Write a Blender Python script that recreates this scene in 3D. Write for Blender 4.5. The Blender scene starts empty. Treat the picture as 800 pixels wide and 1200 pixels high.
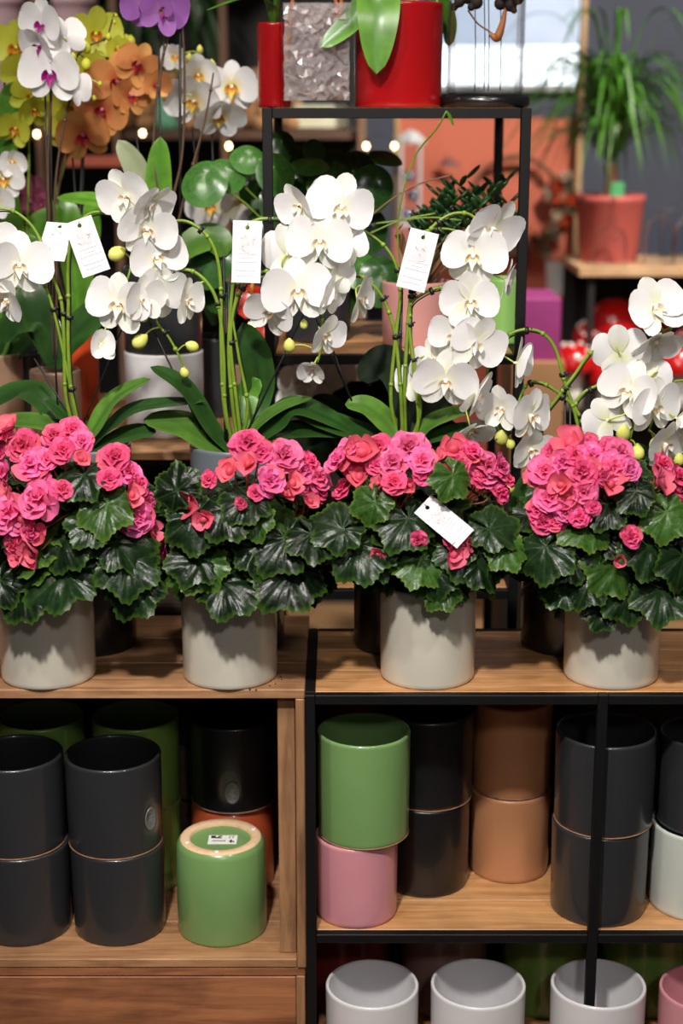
import bpy, math, random
from mathutils import Vector, Matrix

# ------------------------------------------------------------------ camera
H = 1.60                       # eye height
TILT = math.radians(14.4)      # looking slightly down
FPX = 1850.0                   # focal length in pixels of the 800x1200 frame
sc = bpy.context.scene
col = sc.collection
cam_d = bpy.data.cameras.new('camera')
cam = bpy.data.objects.new('camera', cam_d)
col.objects.link(cam)
cam.location = (0, 0, H)
cam.rotation_euler = (math.pi / 2 - TILT, 0, 0)
cam_d.sensor_width = 36
cam_d.sensor_fit = 'AUTO'
cam_d.lens = 36 * FPX / 1200
cam_d.dof.use_dof = True
cam_d.dof.focus_distance = 2.42
cam_d.dof.aperture_fstop = 2.3
cam_d.clip_start = 0.05
sc.camera = cam

# ------------------------------------------------------------------ world, lights, exposure
w = bpy.data.worlds.new('shop_air')
sc.world = w
w.use_nodes = True
w.node_tree.nodes['Background'].inputs[0].default_value = (0.86, 0.92, 1.0, 1)
w.node_tree.nodes['Background'].inputs[1].default_value = 0.06
sc.view_settings.view_transform = 'Standard'
sc.view_settings.look = 'None'
sc.view_settings.exposure = 0.12
sc.view_settings.gamma = 1.0
sc.view_settings.use_curve_mapping = False

def spot(name, loc, aim, power, rad, angle, colr, blend=0.6):
    d = bpy.data.lights.new(name, 'SPOT')
    d.energy = power; d.shadow_soft_size = rad; d.spot_size = math.radians(angle)
    d.spot_blend = blend; d.color = colr
    o = bpy.data.objects.new(name, d); col.objects.link(o)
    o.location = loc
    o.rotation_euler = (Vector(aim) - Vector(loc)).to_track_quat('-Z', 'Y').to_euler()
    return o
WARM = (1.0, 0.91, 0.80)
NEUT = (1.0, 0.965, 0.92)
spot('track_spot', (-0.35, 0.45, 3.1), (0.0, 2.4, 1.0), 320, 0.09, 50, NEUT, 0.9)
spot('track_spot', (0.45, -1.2, 2.9), (0.1, 2.4, 0.6), 75, 0.14, 40, NEUT)
spot('track_spot', (0.9, 0.9, 3.05), (0.25, 2.5, 1.0), 60, 0.08, 55, WARM)
spot('track_spot', (-0.9, 1.1, 3.05), (-0.3, 2.7, 1.2), 70, 0.08, 55, WARM)
spot('track_spot', (0.1, 2.35, 3.1), (0.1, 3.2, 1.1), 30, 0.09, 80, WARM)
spot('track_spot', (-1.2, 3.2, 3.1), (-1.1, 4.6, 1.4), 70, 0.09, 75, WARM)
spot('track_spot', (1.3, 3.1, 3.1), (1.3, 5.0, 1.2), 380, 0.09, 85, WARM)

# ------------------------------------------------------------------ pixel <-> place
ST, CT = math.sin(TILT), math.cos(TILT)
def ray(px, py):
    u = (px - 400) / FPX; v = (600 - py) / FPX
    return Vector((u, CT + v * ST, -ST + v * CT))
def at(px, py, Y):                    # the point seen at a pixel, at a given distance Y
    d = ray(px, py); k = Y / d.y
    return Vector((d.x * k, Y, H + d.z * k))
def on(px, py, z):                    # the point seen at a pixel, on a level z
    d = ray(px, py); k = (z - H) / d.z
    return Vector((d.x * k, d.y * k, z))
def depth(p):
    return p.y * CT - (p.z - H) * ST
def m_per_px(p):
    return depth(p) / FPX

# ------------------------------------------------------------------ materials
MATS = {}
def _new(name):
    m = bpy.data.materials.new(name); m.use_nodes = True
    nt = m.node_tree; b = nt.nodes['Principled BSDF']
    MATS[name] = m
    return m, nt, b
def rgb(*c):                          # sRGB 0-255 -> linear
    r = []
    for x in c:
        x /= 255.0
        r.append(x / 12.92 if x <= 0.04045 else ((x + 0.055) / 1.055) ** 2.4)
    return tuple(r) + (1.0,)
def mul(c, k):
    return (min(1, c[0] * k), min(1, c[1] * k), min(1, c[2] * k), 1)
def mat(name, c, rough=0.5, var=0.12, scale=20, bump=0.0, coat=0.0, metal=0.0, rnd=0.0, trans=0.0, spec=0.5, sheen=0.0):
    if name in MATS: return MATS[name]
    m, nt, b = _new(name); L = nt.links
    tc = nt.nodes.new('ShaderNodeTexCoord')
    n = nt.nodes.new('ShaderNodeTexNoise'); n.inputs['Scale'].default_value = scale; n.inputs['Detail'].default_value = 4
    L.new(tc.outputs['Object'], n.inputs['Vector'])
    r = nt.nodes.new('ShaderNodeValToRGB')
    r.color_ramp.elements[0].position = 0.3; r.color_ramp.elements[1].position = 0.7
    r.color_ramp.elements[0].color = mul(c, 1 - var); r.color_ramp.elements[1].color = mul(c, 1 + var)
    L.new(n.outputs['Fac'], r.inputs['Fac'])
    out = r.outputs['Color']
    if rnd > 0:
        oi = nt.nodes.new('ShaderNodeObjectInfo')
        mr = nt.nodes.new('ShaderNodeMapRange'); mr.inputs['To Min'].default_value = 1 - rnd; mr.inputs['To Max'].default_value = 1 + rnd
        L.new(oi.outputs['Random'], mr.inputs['Value'])
        hs = nt.nodes.new('ShaderNodeHueSaturation')
        L.new(mr.outputs['Result'], hs.inputs['Value']); L.new(out, hs.inputs['Color'])
        out = hs.outputs['Color']
    L.new(out, b.inputs['Base Color'])
    b.inputs['Roughness'].default_value = rough
    b.inputs['Metallic'].default_value = metal
    b.inputs['Coat Weight'].default_value = coat; b.inputs['Coat Roughness'].default_value = 0.06
    b.inputs['Specular IOR Level'].default_value = spec
    if sheen: b.inputs['Sheen Weight'].default_value = sheen
    if bump:
        bp = nt.nodes.new('ShaderNodeBump'); bp.inputs['Strength'].default_value = bump; bp.inputs['Distance'].default_value = 0.003
        L.new(n.outputs['Fac'], bp.inputs['Height']); L.new(bp.outputs['Normal'], b.inputs['Normal'])
    if trans:
        o = nt.nodes['Material Output']
        tr = nt.nodes.new('ShaderNodeBsdfTranslucent'); mx = nt.nodes.new('ShaderNodeMixShader')
        L.new(out, tr.inputs['Color']); mx.inputs[0].default_value = trans
        L.new(b.outputs[0], mx.inputs[1]); L.new(tr.outputs[0], mx.inputs[2]); L.new(mx.outputs[0], o.inputs['Surface'])
    return m
def wood(name, c1, c2, axis='X', rough=0.55, stain=0.5):
    if name in MATS: return MATS[name]
    m, nt, b = _new(name); L = nt.links
    tc = nt.nodes.new('ShaderNodeTexCoord'); oi = nt.nodes.new('ShaderNodeObjectInfo')
    mp = nt.nodes.new('ShaderNodeMapping')
    s = {'X': (3, 38, 38), 'Y': (38, 3, 38), 'Z': (38, 38, 3)}[axis]
    mp.inputs['Scale'].default_value = s
    cx = nt.nodes.new('ShaderNodeVectorMath'); cx.operation = 'SCALE'; cx.inputs[0].default_value = (31, 17, 23)
    L.new(oi.outputs['Random'], cx.inputs['Scale'])
    L.new(tc.outputs['Object'], mp.inputs['Vector']); L.new(cx.outputs[0], mp.inputs['Location'])
    n = nt.nodes.new('ShaderNodeTexNoise'); n.inputs['Scale'].default_value = 1.6; n.inputs['Detail'].default_value = 8
    n.inputs['Distortion'].default_value = 0.9; n.inputs['Roughness'].default_value = 0.62
    L.new(mp.outputs[0], n.inputs['Vector'])
    r = nt.nodes.new('ShaderNodeValToRGB'); r.color_ramp.elements[0].position = 0.32; r.color_ramp.elements[1].position = 0.66
    r.color_ramp.elements[0].color = c1; r.color_ramp.elements[1].color = c2
    L.new(n.outputs['Fac'], r.inputs['Fac'])
    n2 = nt.nodes.new('ShaderNodeTexNoise'); n2.inputs['Scale'].default_value = 7; n2.inputs['Detail'].default_value = 5
    L.new(tc.outputs['Object'], n2.inputs['Vector'])
    r2 = nt.nodes.new('ShaderNodeValToRGB'); r2.color_ramp.elements[0].position = 0.33; r2.color_ramp.elements[1].position = 0.55
    r2.color_ramp.elements[0].color = (1 - stain, 1 - stain, 1 - stain, 1); r2.color_ramp.elements[1].color = (1, 1, 1, 1)
    L.new(n2.outputs['Fac'], r2.inputs['Fac'])
    mx = nt.nodes.new('ShaderNodeMix'); mx.data_type = 'RGBA'; mx.blend_type = 'MULTIPLY'; mx.inputs[0].default_value = 1
    L.new(r.outputs[0], mx.inputs[6]); L.new(r2.outputs[0], mx.inputs[7])
    L.new(mx.outputs[2], b.inputs['Base Color'])
    b.inputs['Roughness'].default_value = rough
    bp = nt.nodes.new('ShaderNodeBump'); bp.inputs['Strength'].default_value = 0.35; bp.inputs['Distance'].default_value = 0.002
    L.new(n.outputs['Fac'], bp.inputs['Height']); L.new(bp.outputs[0], b.inputs['Normal'])
    return m
def petal_mat(name, base, tip, rough=0.45, trans=0.22, r0=0.05, r1=0.45, vein=0.0, rnd=0.0):
    """pigment runs from the petal's base (object origin) to its tip"""
    if name in MATS: return MATS[name]
    m, nt, b = _new(name); L = nt.links
    tc = nt.nodes.new('ShaderNodeTexCoord')
    ln = nt.nodes.new('ShaderNodeVectorMath'); ln.operation = 'LENGTH'; L.new(tc.outputs['Object'], ln.inputs[0])
    n = nt.nodes.new('ShaderNodeTexNoise'); n.inputs['Scale'].default_value = 9; L.new(tc.outputs['Object'], n.inputs['Vector'])
    ad = nt.nodes.new('ShaderNodeMath'); ad.operation = 'MULTIPLY_ADD'; ad.inputs[1].default_value = 0.25 * r1
    L.new(n.outputs['Fac'], ad.inputs[0]); L.new(ln.outputs['Value'], ad.inputs[2])
    mr = nt.nodes.new('ShaderNodeMapRange'); mr.inputs['From Min'].default_value = r0; mr.inputs['From Max'].default_value = r1
    L.new(ad.outputs[0], mr.inputs['Value'])
    mx = nt.nodes.new('ShaderNodeMix'); mx.data_type = 'RGBA'; mx.inputs[6].default_value = base; mx.inputs[7].default_value = tip
    L.new(mr.outputs[0], mx.inputs[0])
    out = mx.outputs[2]
    if rnd:
        oi = nt.nodes.new('ShaderNodeObjectInfo')
        m2 = nt.nodes.new('ShaderNodeMapRange'); m2.inputs['To Min'].default_value = 1 - rnd; m2.inputs['To Max'].default_value = 1 + rnd * 0.6
        L.new(oi.outputs['Random'], m2.inputs['Value'])
        hs = nt.nodes.new('ShaderNodeHueSaturation'); L.new(m2.outputs[0], hs.inputs['Value']); L.new(out, hs.inputs['Color'])
        m3 = nt.nodes.new('ShaderNodeMapRange'); m3.inputs['To Min'].default_value = 0.5 - rnd * 0.05; m3.inputs['To Max'].default_value = 0.5 + rnd * 0.02
        mm = nt.nodes.new('ShaderNodeMath'); mm.operation = 'FRACT'
        ms = nt.nodes.new('ShaderNodeMath'); ms.operation = 'MULTIPLY'; ms.inputs[1].default_value = 7.31
        L.new(oi.outputs['Random'], ms.inputs[0]); L.new(ms.outputs[0], mm.inputs[0]); L.new(mm.outputs[0], m3.inputs['Value'])
        L.new(m3.outputs[0], hs.inputs['Hue'])
        out = hs.outputs[0]
    L.new(out, b.inputs['Base Color']); b.inputs['Roughness'].default_value = rough
    b.inputs['Specular IOR Level'].default_value = 0.3
    tr = nt.nodes.new('ShaderNodeBsdfTranslucent'); ms_ = nt.nodes.new('ShaderNodeMixShader'); ms_.inputs[0].default_value = trans
    L.new(out, tr.inputs[0]); L.new(b.outputs[0], ms_.inputs[1]); L.new(tr.outputs[0], ms_.inputs[2])
    L.new(ms_.outputs[0], nt.nodes['Material Output'].inputs['Surface'])
    return m
def leaf_mat(name, c, edge, vein, rough=0.4, rnd=0.3, trans=0.08, bumps=60, bstr=0.25, spec=0.5, bdist=0.002):
    """blade colour with its own rim and vein pigment (stored on the mesh)"""
    if name in MATS: return MATS[name]
    m, nt, b = _new(name); L = nt.links
    tc = nt.nodes.new('ShaderNodeTexCoord')
    n = nt.nodes.new('ShaderNodeTexNoise'); n.inputs['Scale'].default_value = bumps; n.inputs['Detail'].default_value = 3
    L.new(tc.outputs['Object'], n.inputs['Vector'])
    r = nt.nodes.new('ShaderNodeValToRGB'); r.color_ramp.elements[0].color = mul(c, 0.7); r.color_ramp.elements[1].color = mul(c, 1.3)
    r.color_ramp.elements[0].position = 0.3; r.color_ramp.elements[1].position = 0.7
    L.new(n.outputs['Fac'], r.inputs['Fac'])
    oi = nt.nodes.new('ShaderNodeObjectInfo')
    mr = nt.nodes.new('ShaderNodeMapRange'); mr.inputs['To Min'].default_value = 1 - rnd; mr.inputs['To Max'].default_value = 1 + rnd
    L.new(oi.outputs['Random'], mr.inputs['Value'])
    hs = nt.nodes.new('ShaderNodeHueSaturation'); L.new(mr.outputs[0], hs.inputs['Value']); L.new(r.outputs[0], hs.inputs['Color'])
    out = hs.outputs[0]
    for attr, cc in (('vein', vein), ('edge', edge)):
        a = nt.nodes.new('ShaderNodeAttribute'); a.attribute_name = attr
        mx = nt.nodes.new('ShaderNodeMix'); mx.data_type = 'RGBA'; mx.inputs[7].default_value = cc
        L.new(a.outputs['Fac'], mx.inputs[0]); L.new(out, mx.inputs[6]); out = mx.outputs[2]
    L.new(out, b.inputs['Base Color']); b.inputs['Roughness'].default_value = rough; b.inputs['Specular IOR Level'].default_value = spec
    bp = nt.nodes.new('ShaderNodeBump'); bp.inputs['Strength'].default_value = bstr; bp.inputs['Distance'].default_value = bdist
    L.new(n.outputs['Fac'], bp.inputs['Height']); L.new(bp.outputs[0], b.inputs['Normal'])
    tr = nt.nodes.new('ShaderNodeBsdfTranslucent'); ms_ = nt.nodes.new('ShaderNodeMixShader'); ms_.inputs[0].default_value = trans
    L.new(out, tr.inputs[0]); L.new(b.outputs[0], ms_.inputs[1]); L.new(tr.outputs[0], ms_.inputs[2])
    L.new(ms_.outputs[0], nt.nodes['Material Output'].inputs['Surface'])
    return m
def glass(name, tint=(1, 1, 1, 1), k=0.12, rough=0.02):
    if name in MATS: return MATS[name]
    m, nt, b = _new(name); L = nt.links
    t = nt.nodes.new('ShaderNodeBsdfTransparent'); t.inputs[0].default_value = tint
    g = nt.nodes.new('ShaderNodeBsdfGlossy'); g.inputs['Roughness'].default_value = rough
    fr = nt.nodes.new('ShaderNodeLayerWeight'); fr.inputs['Blend'].default_value = k
    mx = nt.nodes.new('ShaderNodeMixShader')
    mk = nt.nodes.new('ShaderNodeMath'); mk.operation = 'MULTIPLY'; mk.inputs[1].default_value = 0.45
    L.new(fr.outputs['Fresnel'], mk.inputs[0]); L.new(mk.outputs[0], mx.inputs[0]); L.new(t.outputs[0], mx.inputs[1]); L.new(g.outputs[0], mx.inputs[2])
    L.new(mx.outputs[0], nt.nodes['Material Output'].inputs['Surface'])
    return m
def glow(name, c, s):
    if name in MATS: return MATS[name]
    m, nt, b = _new(name)
    b.inputs['Base Color'].default_value = c
    b.inputs['Emission Color'].default_value = c; b.inputs['Emission Strength'].default_value = s
    return m

# ------------------------------------------------------------------ mesh building
W = {}                                # world position of each unrotated object
def catmull(P, n=8):
    P = [Vector(p) for p in P]
    if len(P) == 2: return [P[0].lerp(P[1], i / n) for i in range(n + 1)]
    out = []
    for i in range(len(P) - 1):
        p0 = P[i - 1] if i > 0 else P[0] * 2 - P[1]
        p1, p2 = P[i], P[i + 1]
        p3 = P[i + 2] if i + 2 < len(P) else P[-1] * 2 - P[-2]
        for k in range(n):
            t = k / n
            out.append(0.5 * ((2 * p1) + (p2 - p0) * t + (2 * p0 - 5 * p1 + 4 * p2 - p3) * t * t + (3 * p1 - p0 - 3 * p2 + p3) * t ** 3))
    out.append(P[-1].copy())
    return out
class MB:
    def __init__(s): s.v = []; s.f = []; s.attr = {}
    def box(s, c, d, bev=0.0):
        x, y, z = c; a, b, h = d[0] / 2, d[1] / 2, d[2] / 2
        i = len(s.v)
        if not bev:
            s.v += [Vector((x + sx * a, y + sy * b, z + sz * h)) for sz in (-1, 1) for sy in (-1, 1) for sx in (-1, 1)]
            s.f += [tuple(i + k for k in q) for q in ((0, 2, 3, 1), (4, 5, 7, 6), (0, 1, 5, 4), (2, 6, 7, 3), (0, 4, 6, 2), (1, 3, 7, 5))]
            return s
        e = min(bev, a * .9, b * .9, h * .9)
        idx = {}
        for sx in (-1, 1):
            for sy in (-1, 1):
                for sz in (-1, 1):
                    for ax in range(3):
                        p = [x + sx * a, y + sy * b, z + sz * h]
                        for o in range(3):
                            if o != ax: p[o] -= (sx, sy, sz)[o] * e
                        idx[(sx, sy, sz, ax)] = len(s.v); s.v.append(Vector(p))
        def add(q, nrm):
            p = [s.v[k] for k in q]
            n = (p[1] - p[0]).cross(p[2] - p[0])
            s.f.append(tuple(q) if n.dot(Vector(nrm)) > 0 else tuple(reversed(q)))
        for ax in range(3):
            o1, o2 = [o for o in range(3) if o != ax]
            for sg in (-1, 1):
                q = []
                for s1, s2 in ((-1, -1), (1, -1), (1, 1), (-1, 1)):
                    k = [0, 0, 0]; k[ax] = sg; k[o1] = s1; k[o2] = s2
                    q.append(idx[(k[0], k[1], k[2], ax)])
                n = [0, 0, 0]; n[ax] = sg; add(q, n)
            for s1 in (-1, 1):
                for s2 in (-1, 1):
                    ks = []
                    for t in (-1, 1):
                        k = [0, 0, 0]; k[ax] = t; k[o1] = s1; k[o2] = s2; ks.append(tuple(k))
                    n = [0, 0, 0]; n[o1] = s1; n[o2] = s2
                    add([idx[ks[0] + (o1,)], idx[ks[1] + (o1,)], idx[ks[1] + (o2,)], idx[ks[0] + (o2,)]], n)
        for sx in (-1, 1):
            for sy in (-1, 1):
                for sz in (-1, 1):
                    add([idx[(sx, sy, sz, 0)], idx[(sx, sy, sz, 1)], idx[(sx, sy, sz, 2)]], (sx, sy, sz))
        return s
    def tube(s, P, r, n=6, cap=True):
        P = [Vector(p) for p in P]; N = len(P)
        R = r if isinstance(r, (list, tuple)) else [r] * N
        t = (P[1] - P[0]).normalized()
        ref = Vector((0, 0, 1)) if abs(t.z) < .9 else Vector((1, 0, 0))
        a = t.cross(ref).normalized(); i0 = len(s.v)
        for i in range(N):
            tt = (P[min(i + 1, N - 1)] - P[max(i - 1, 0)])
            if tt.length > 1e-9: t = tt.normalized()
            a = (a - t * a.dot(t)); a = a.normalized() if a.length > 1e-6 else t.orthogonal().normalized()
            b = t.cross(a)
            for k in range(n):
                g = 2 * math.pi * k / n
                s.v.append(P[i] + (a * math.cos(g) + b * math.sin(g)) * R[i])
        for i in range(N - 1):
            for k in range(n):
                k2 = (k + 1) % n
                s.f.append((i0 + i * n + k, i0 + i * n + k2, i0 + (i + 1) * n + k2, i0 + (i + 1) * n + k))
        if cap:
            s.f.append(tuple(i0 + k for k in reversed(range(n)))); s.f.append(tuple(i0 + (N - 1) * n + k for k in range(n)))
        return s
    def lathe(s, prof, n=48, c=(0, 0, 0), sx=1, sy=1, axis='Z'):
        c = Vector(c); i0 = len(s.v); rings = []
        for r, z in prof:
            if r < 1e-6:
                rings.append([len(s.v)] * n); s.v.append(c + Vector((0, 0, z)))
            else:
                ring = []
                for k in range(n):
                    g = 2 * math.pi * k / n
                    ring.append(len(s.v)); s.v.append(c + Vector((r * sx * math.cos(g), r * sy * math.sin(g), z)))
                rings.append(ring)
        for A, B in zip(rings, rings[1:]):
            for k in range(n):
                k2 = (k + 1) % n
                q = []
                for x in (A[k], A[k2], B[k2], B[k]):
                    if x not in q: q.append(x)
                if len(q) >= 3: s.f.append(tuple(q))
        return s
    def grid(s, fn, nu, nv):
        i0 = len(s.v)
        for i in range(nu + 1):
            for j in range(nv + 1):
                s.v.append(Vector(fn(i / nu, j / nv)))
        for i in range(nu):
            for j in range(nv):
                a = i0 + i * (nv + 1) + j
                s.f.append((a, a + 1, a + nv + 2, a + nv + 1))
        return s
    def blob(s, c, r, n=12, m=8):
        c = Vector(c); rx, ry, rz = r if isinstance(r, (list, tuple, Vector)) else (r, r, r)
        prof = [(math.sin(math.pi * i / m), -math.cos(math.pi * i / m)) for i in range(m + 1)]
        i0 = len(s.v); t = MB().lathe([(p[0], p[1]) for p in prof], n)
        s.v += [Vector((c.x + v.x * rx, c.y + v.y * ry, c.z + v.z * rz)) for v in t.v]
        s.f += [tuple(i0 + k for k in f) for f in t.f]
        return s
    def xf(s, M, start=0):
        for i in range(start, len(s.v)): s.v[i] = M @ s.v[i]
        return s
    def mesh(s, name, m=None, smooth=True):
        me = bpy.data.meshes.new(name)
        me.from_pydata([tuple(v) for v in s.v], [], s.f)
        if smooth: me.shade_smooth()
        for k, vals in s.attr.items():
            a = me.attributes.new(k, 'FLOAT', 'POINT'); a.data.foreach_set('value', vals)
        if m: me.materials.append(m)
        me.update()
        return me
    def build(s, name, m, parent=None, smooth=True, origin=None):
        """vertices are in place coordinates; the object's origin goes to its middle (parts) or foot (things)"""
        if origin is None:
            lo = Vector([min(v[i] for v in s.v) for i in range(3)]); hi = Vector([max(v[i] for v in s.v) for i in range(3)])
            origin = (lo + hi) / 2
            if parent is None: origin.z = lo.z
        origin = Vector(origin)
        s.v = [v - origin for v in s.v]
        o = bpy.data.objects.new(name, s.mesh(name, m, smooth)); col.objects.link(o)
        o.location = origin - (W[parent] if parent is not None else Vector())
        o.parent = parent; W[o] = origin
        return o
def tag(o, label=None, cat=None, group=None, kind=None):
    if label: o['label'] = label
    if cat: o['category'] = cat
    if group: o['group'] = group
    if kind: o['kind'] = kind
    return o
def empty(name, loc, label, cat, group=None):
    o = bpy.data.objects.new(name, None); col.objects.link(o)
    o.location = loc; W[o] = Vector(loc); o.empty_display_size = 0.05
    return tag(o, label, cat, group)
def put(name, me, parent, M):
    o = bpy.data.objects.new(name, me); col.objects.link(o)
    o.parent = parent; o.matrix_basis = M
    return o
def RX(a): return Matrix.Rotation(math.radians(a), 4, 'X')
def RY(a): return Matrix.Rotation(math.radians(a), 4, 'Y')
def RZ(a): return Matrix.Rotation(math.radians(a), 4, 'Z')
def T(v): return Matrix.Translation(Vector(v))
def S(k): return Matrix.Scale(k, 4)
def frame(pos, xdir, zdir, k=1.0):
    z = Vector(zdir).normalized(); x = Vector(xdir); x = x - z * x.dot(z)
    x = x.normalized() if x.length > 1e-6 else z.orthogonal().normalized()
    y = z.cross(x)
    R = Matrix((x, y, z)).transposed().to_4x4()
    return T(pos) @ R @ S(k)
def board(parent, name, c, d, m, bev=0.0015):
    return MB().box(c, d, bev).build(name, m, parent, smooth=False)
# ------------------------------------------------------------------ levels and shared materials
ZS = 0.740                      # top of crate and front rack
ZB = 0.34                       # second shelf of the front rack
ZC = 0.283                      # crate floor
YF = 2.237                      # front edge of the rack
black_metal = mat('black_metal', rgb(13, 13, 14), 0.55, 0.1, 60, spec=0.25)
pine_x = wood('pine_along', rgb(166, 112, 66), rgb(210, 158, 106), 'X', 0.45, 0.25)
pine_z = wood('pine_upright', rgb(120, 82, 54), rgb(165, 120, 82), 'Z', 0.55, 0.45)
rough_x = wood('crate_wood', rgb(142, 98, 64), rgb(188, 140, 98), 'X', 0.6, 0.35)
rough_z = wood('crate_wood_upright', rgb(130, 90, 60), rgb(176, 130, 90), 'Z', 0.65, 0.35)
red_pine = wood('crate_wood_reddish', rgb(128, 76, 48), rgb(178, 116, 76), 'X', 0.6, 0.45)
dark_wood = wood('crate_wood_dark', rgb(40, 28, 22), rgb(72, 50, 38), 'X', 0.7, 0.5)  # dark brown boards; also carries shade put into crate insides
tag(MB().box((0, 3.2, -0.02), (7, 9, 0.04)).build('floor', wood('floor_wood', rgb(120, 90, 62), rgb(178, 140, 100), 'X', 0.5, 0.3), smooth=False), kind='structure')
slate = mat('slate_paint', rgb(94, 99, 116), 0.8, 0.06, 4)
tag(MB().box((0, 6.65, 1.6), (7, 0.1, 3.2)).build('wall_back', slate, smooth=False), kind='structure')
salmon = mat('salmon_paint', rgb(205, 112, 88), 0.8, 0.05, 3)
p0 = at(466, 138, 5.4); p1 = at(674, 138, 5.4)
tag(MB().box(((p0.x + p1.x) / 2, 5.45, p0.z / 2), (p1.x - p0.x, 0.1, p0.z)).build('wall_middle', salmon, smooth=False), kind='structure')
edge_wood = wood('edge_wood', rgb(178, 140, 96), rgb(215, 180, 135), 'Z', 0.5, 0.2)
for px0, px1, top, n in ((671, 677, 2.6, 1), (461, 467, p0.z + 0.02, 2)):
    a = at(px0, 300, 5.34); b = at(px1, 300, 5.34)
    tag(MB().box(((a.x + b.x) / 2, 5.36, top / 2), (b.x - a.x, 0.07, top), 0.002).build('trim_%d' % n, edge_wood, smooth=False), kind='structure')
# window with a blind in the far wall
a = at(505, 106, 6.55); b = at(683, 106, 6.55)
wz0, wz1 = a.z, a.z + 0.9
win = empty('window_1', ((a.x + b.x) / 2, 6.58, wz0), None, None); tag(win, kind='structure')
wx = (a.x + b.x) / 2; ww = b.x - a.x
white_paint = mat('white_paint', rgb(225, 226, 228), 0.5, 0.03, 6)
MB().box((wx, 6.58, wz0 + 0.45), (ww - 0.05, 0.01, 0.85)).build('window_pane', glow('daylight_pane', (0.86, 0.93, 1, 1), 1.9), win, smooth=False)
for sx in (-1, 1):
    board(win, 'window_frame', (wx + sx * (ww / 2 - .012), 6.57, wz0 + 0.45), (.024, .05, .9), white_paint)
board(win, 'window_sill', (wx, 6.56, wz0 + .01), (ww, .08, .02), white_paint)
bl = board(win, 'window_blind', (wx, 6.55, wz0 + 0.17 + 0.36), (ww - 0.06, 0.006, 0.72), mat('blind_fabric', rgb(214, 216, 222), 0.8, 0.03, 10, trans=0.75))

# ------------------------------------------------------------------ crates
def crate(name, x0, x1, y0, y1, z0, z1, label, nb=4, wx=None, wz=None, front=None, wb=None):
    wx = wx or rough_x; wz = wz or rough_z
    r = empty(name, ((x0 + x1) / 2, (y0 + y1) / 2, z0), label, 'crate', 'wooden crates of the stepped display')
    th = 0.015; cx = (x0 + x1) / 2; n = 3; dy = (y1 - y0) / n
    for k in range(n):
        board(r, 'plank', (cx, y0 + dy * (k + .5), z1 - th / 2), (x1 - x0, dy - 0.003, th), wx)
        board(r, 'plank', (cx, y0 + dy * (k + .5), z0 + th / 2), (x1 - x0 - 2 * th, dy - 0.003, th), wb or wx)
    hb = (z1 - z0 - 2 * th) / nb
    for k in range(nb):
        zc = z0 + th + hb * (k + .5)
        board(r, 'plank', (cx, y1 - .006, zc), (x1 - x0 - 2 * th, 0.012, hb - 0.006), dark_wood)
        if front: board(r, 'plank', (cx, y0 + .007, zc), (x1 - x0 - 2 * th, 0.012, hb - 0.003), front)
    for sx, xs in ((-1, x0), (1, x1)):
        board(r, 'side_board', (xs - sx * th / 2, (y0 + y1) / 2, (z0 + z1 - th) / 2), (th - .001, y1 - y0, z1 - z0 - th), wz)
        for yy in (y0 + .035, y1 - .035):
            if front and yy < y0 + .1: continue
            board(r, 'corner_post', (xs - sx * (th + .0145), yy, (z0 + z1) / 2), (.027, .03, z1 - z0 - 2 * th - .001), wz)
    return r
xr = on(357, 808, ZS).x
crate('wooden_crate', xr - 0.72, xr, 2.26, 2.625, ZC - 0.015, ZS, 'open wooden crate holding charcoal and green pots under the two left begonias')
crate('wooden_crate', xr - 0.72, xr - .002, 2.262, 2.625, 0.0, ZC - 0.016, 'closed reddish wooden crate at the bottom left corner', 1, wx=red_pine, front=red_pine)
ZK = 1.03                       # top of the step crate behind
crate('wooden_crate', -0.86, -0.155, 2.63, 3.2, ZS, ZK, 'raised wooden crate with a shade-toned inside behind the left begonias carrying the coloured orchids', 4, wx=rough_x, wz=dark_wood, wb=dark_wood)  # floor planks use the dark wood: shade of the inside painted in
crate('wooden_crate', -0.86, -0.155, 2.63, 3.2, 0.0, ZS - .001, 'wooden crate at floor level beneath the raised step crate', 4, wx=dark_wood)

# ------------------------------------------------------------------ front metal rack
xl = on(363, 815, ZS).x
rack = empty('metal_rack', (xl + .44, 2.4, 0), 'low black metal rack with pine shelves under the two right begonias', 'shelf rack')
YB = 2.555
legs_x = [xl, on(704, 824, ZS - .02).x, on(704, 824, ZS - .02).x + (on(704, 824, ZS - .02).x - xl)]
for i, x in enumerate(legs_x):
    for yy in (YF + .008, YB - .008):
        board(rack, 'leg', (x, yy, (ZS - .0002) / 2), (.0155, .0155, ZS - .0002), black_metal, .001)
for z in (ZS, ZB, 0.085):
    for i in range(2):
        a, b = legs_x[i], legs_x[i + 1]
        for yy in (YF + .008, YB - .008):
            board(rack, 'rail', ((a + b) / 2, yy, z - .0078), (b - a - .016, .0155, .015), black_metal, .001)
    for x in (legs_x[0], legs_x[2]):
        board(rack, 'rail', (x, (YF + YB) / 2, z - .0078), (.0155, YB - YF - .032, .015), black_metal, .001)
    nb = 3; d = (YB - YF - .032) / nb
    for k in range(nb):
        board(rack, 'shelf_board', ((legs_x[0] + legs_x[2]) / 2, YF + .016 + d * (k + .5), z - .0045), (legs_x[2] - legs_x[0] - .016, d - .0012, .009), pine_x, .001)
board(rack, 'back_panel', ((legs_x[0] + legs_x[2]) / 2, YB + .004, .36), (legs_x[2] - legs_x[0], .006, .70), mat('black_board', rgb(24, 23, 23), 0.8, 0.1, 20), .001)  # added dark sheet standing in for the shade behind the rack
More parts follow.
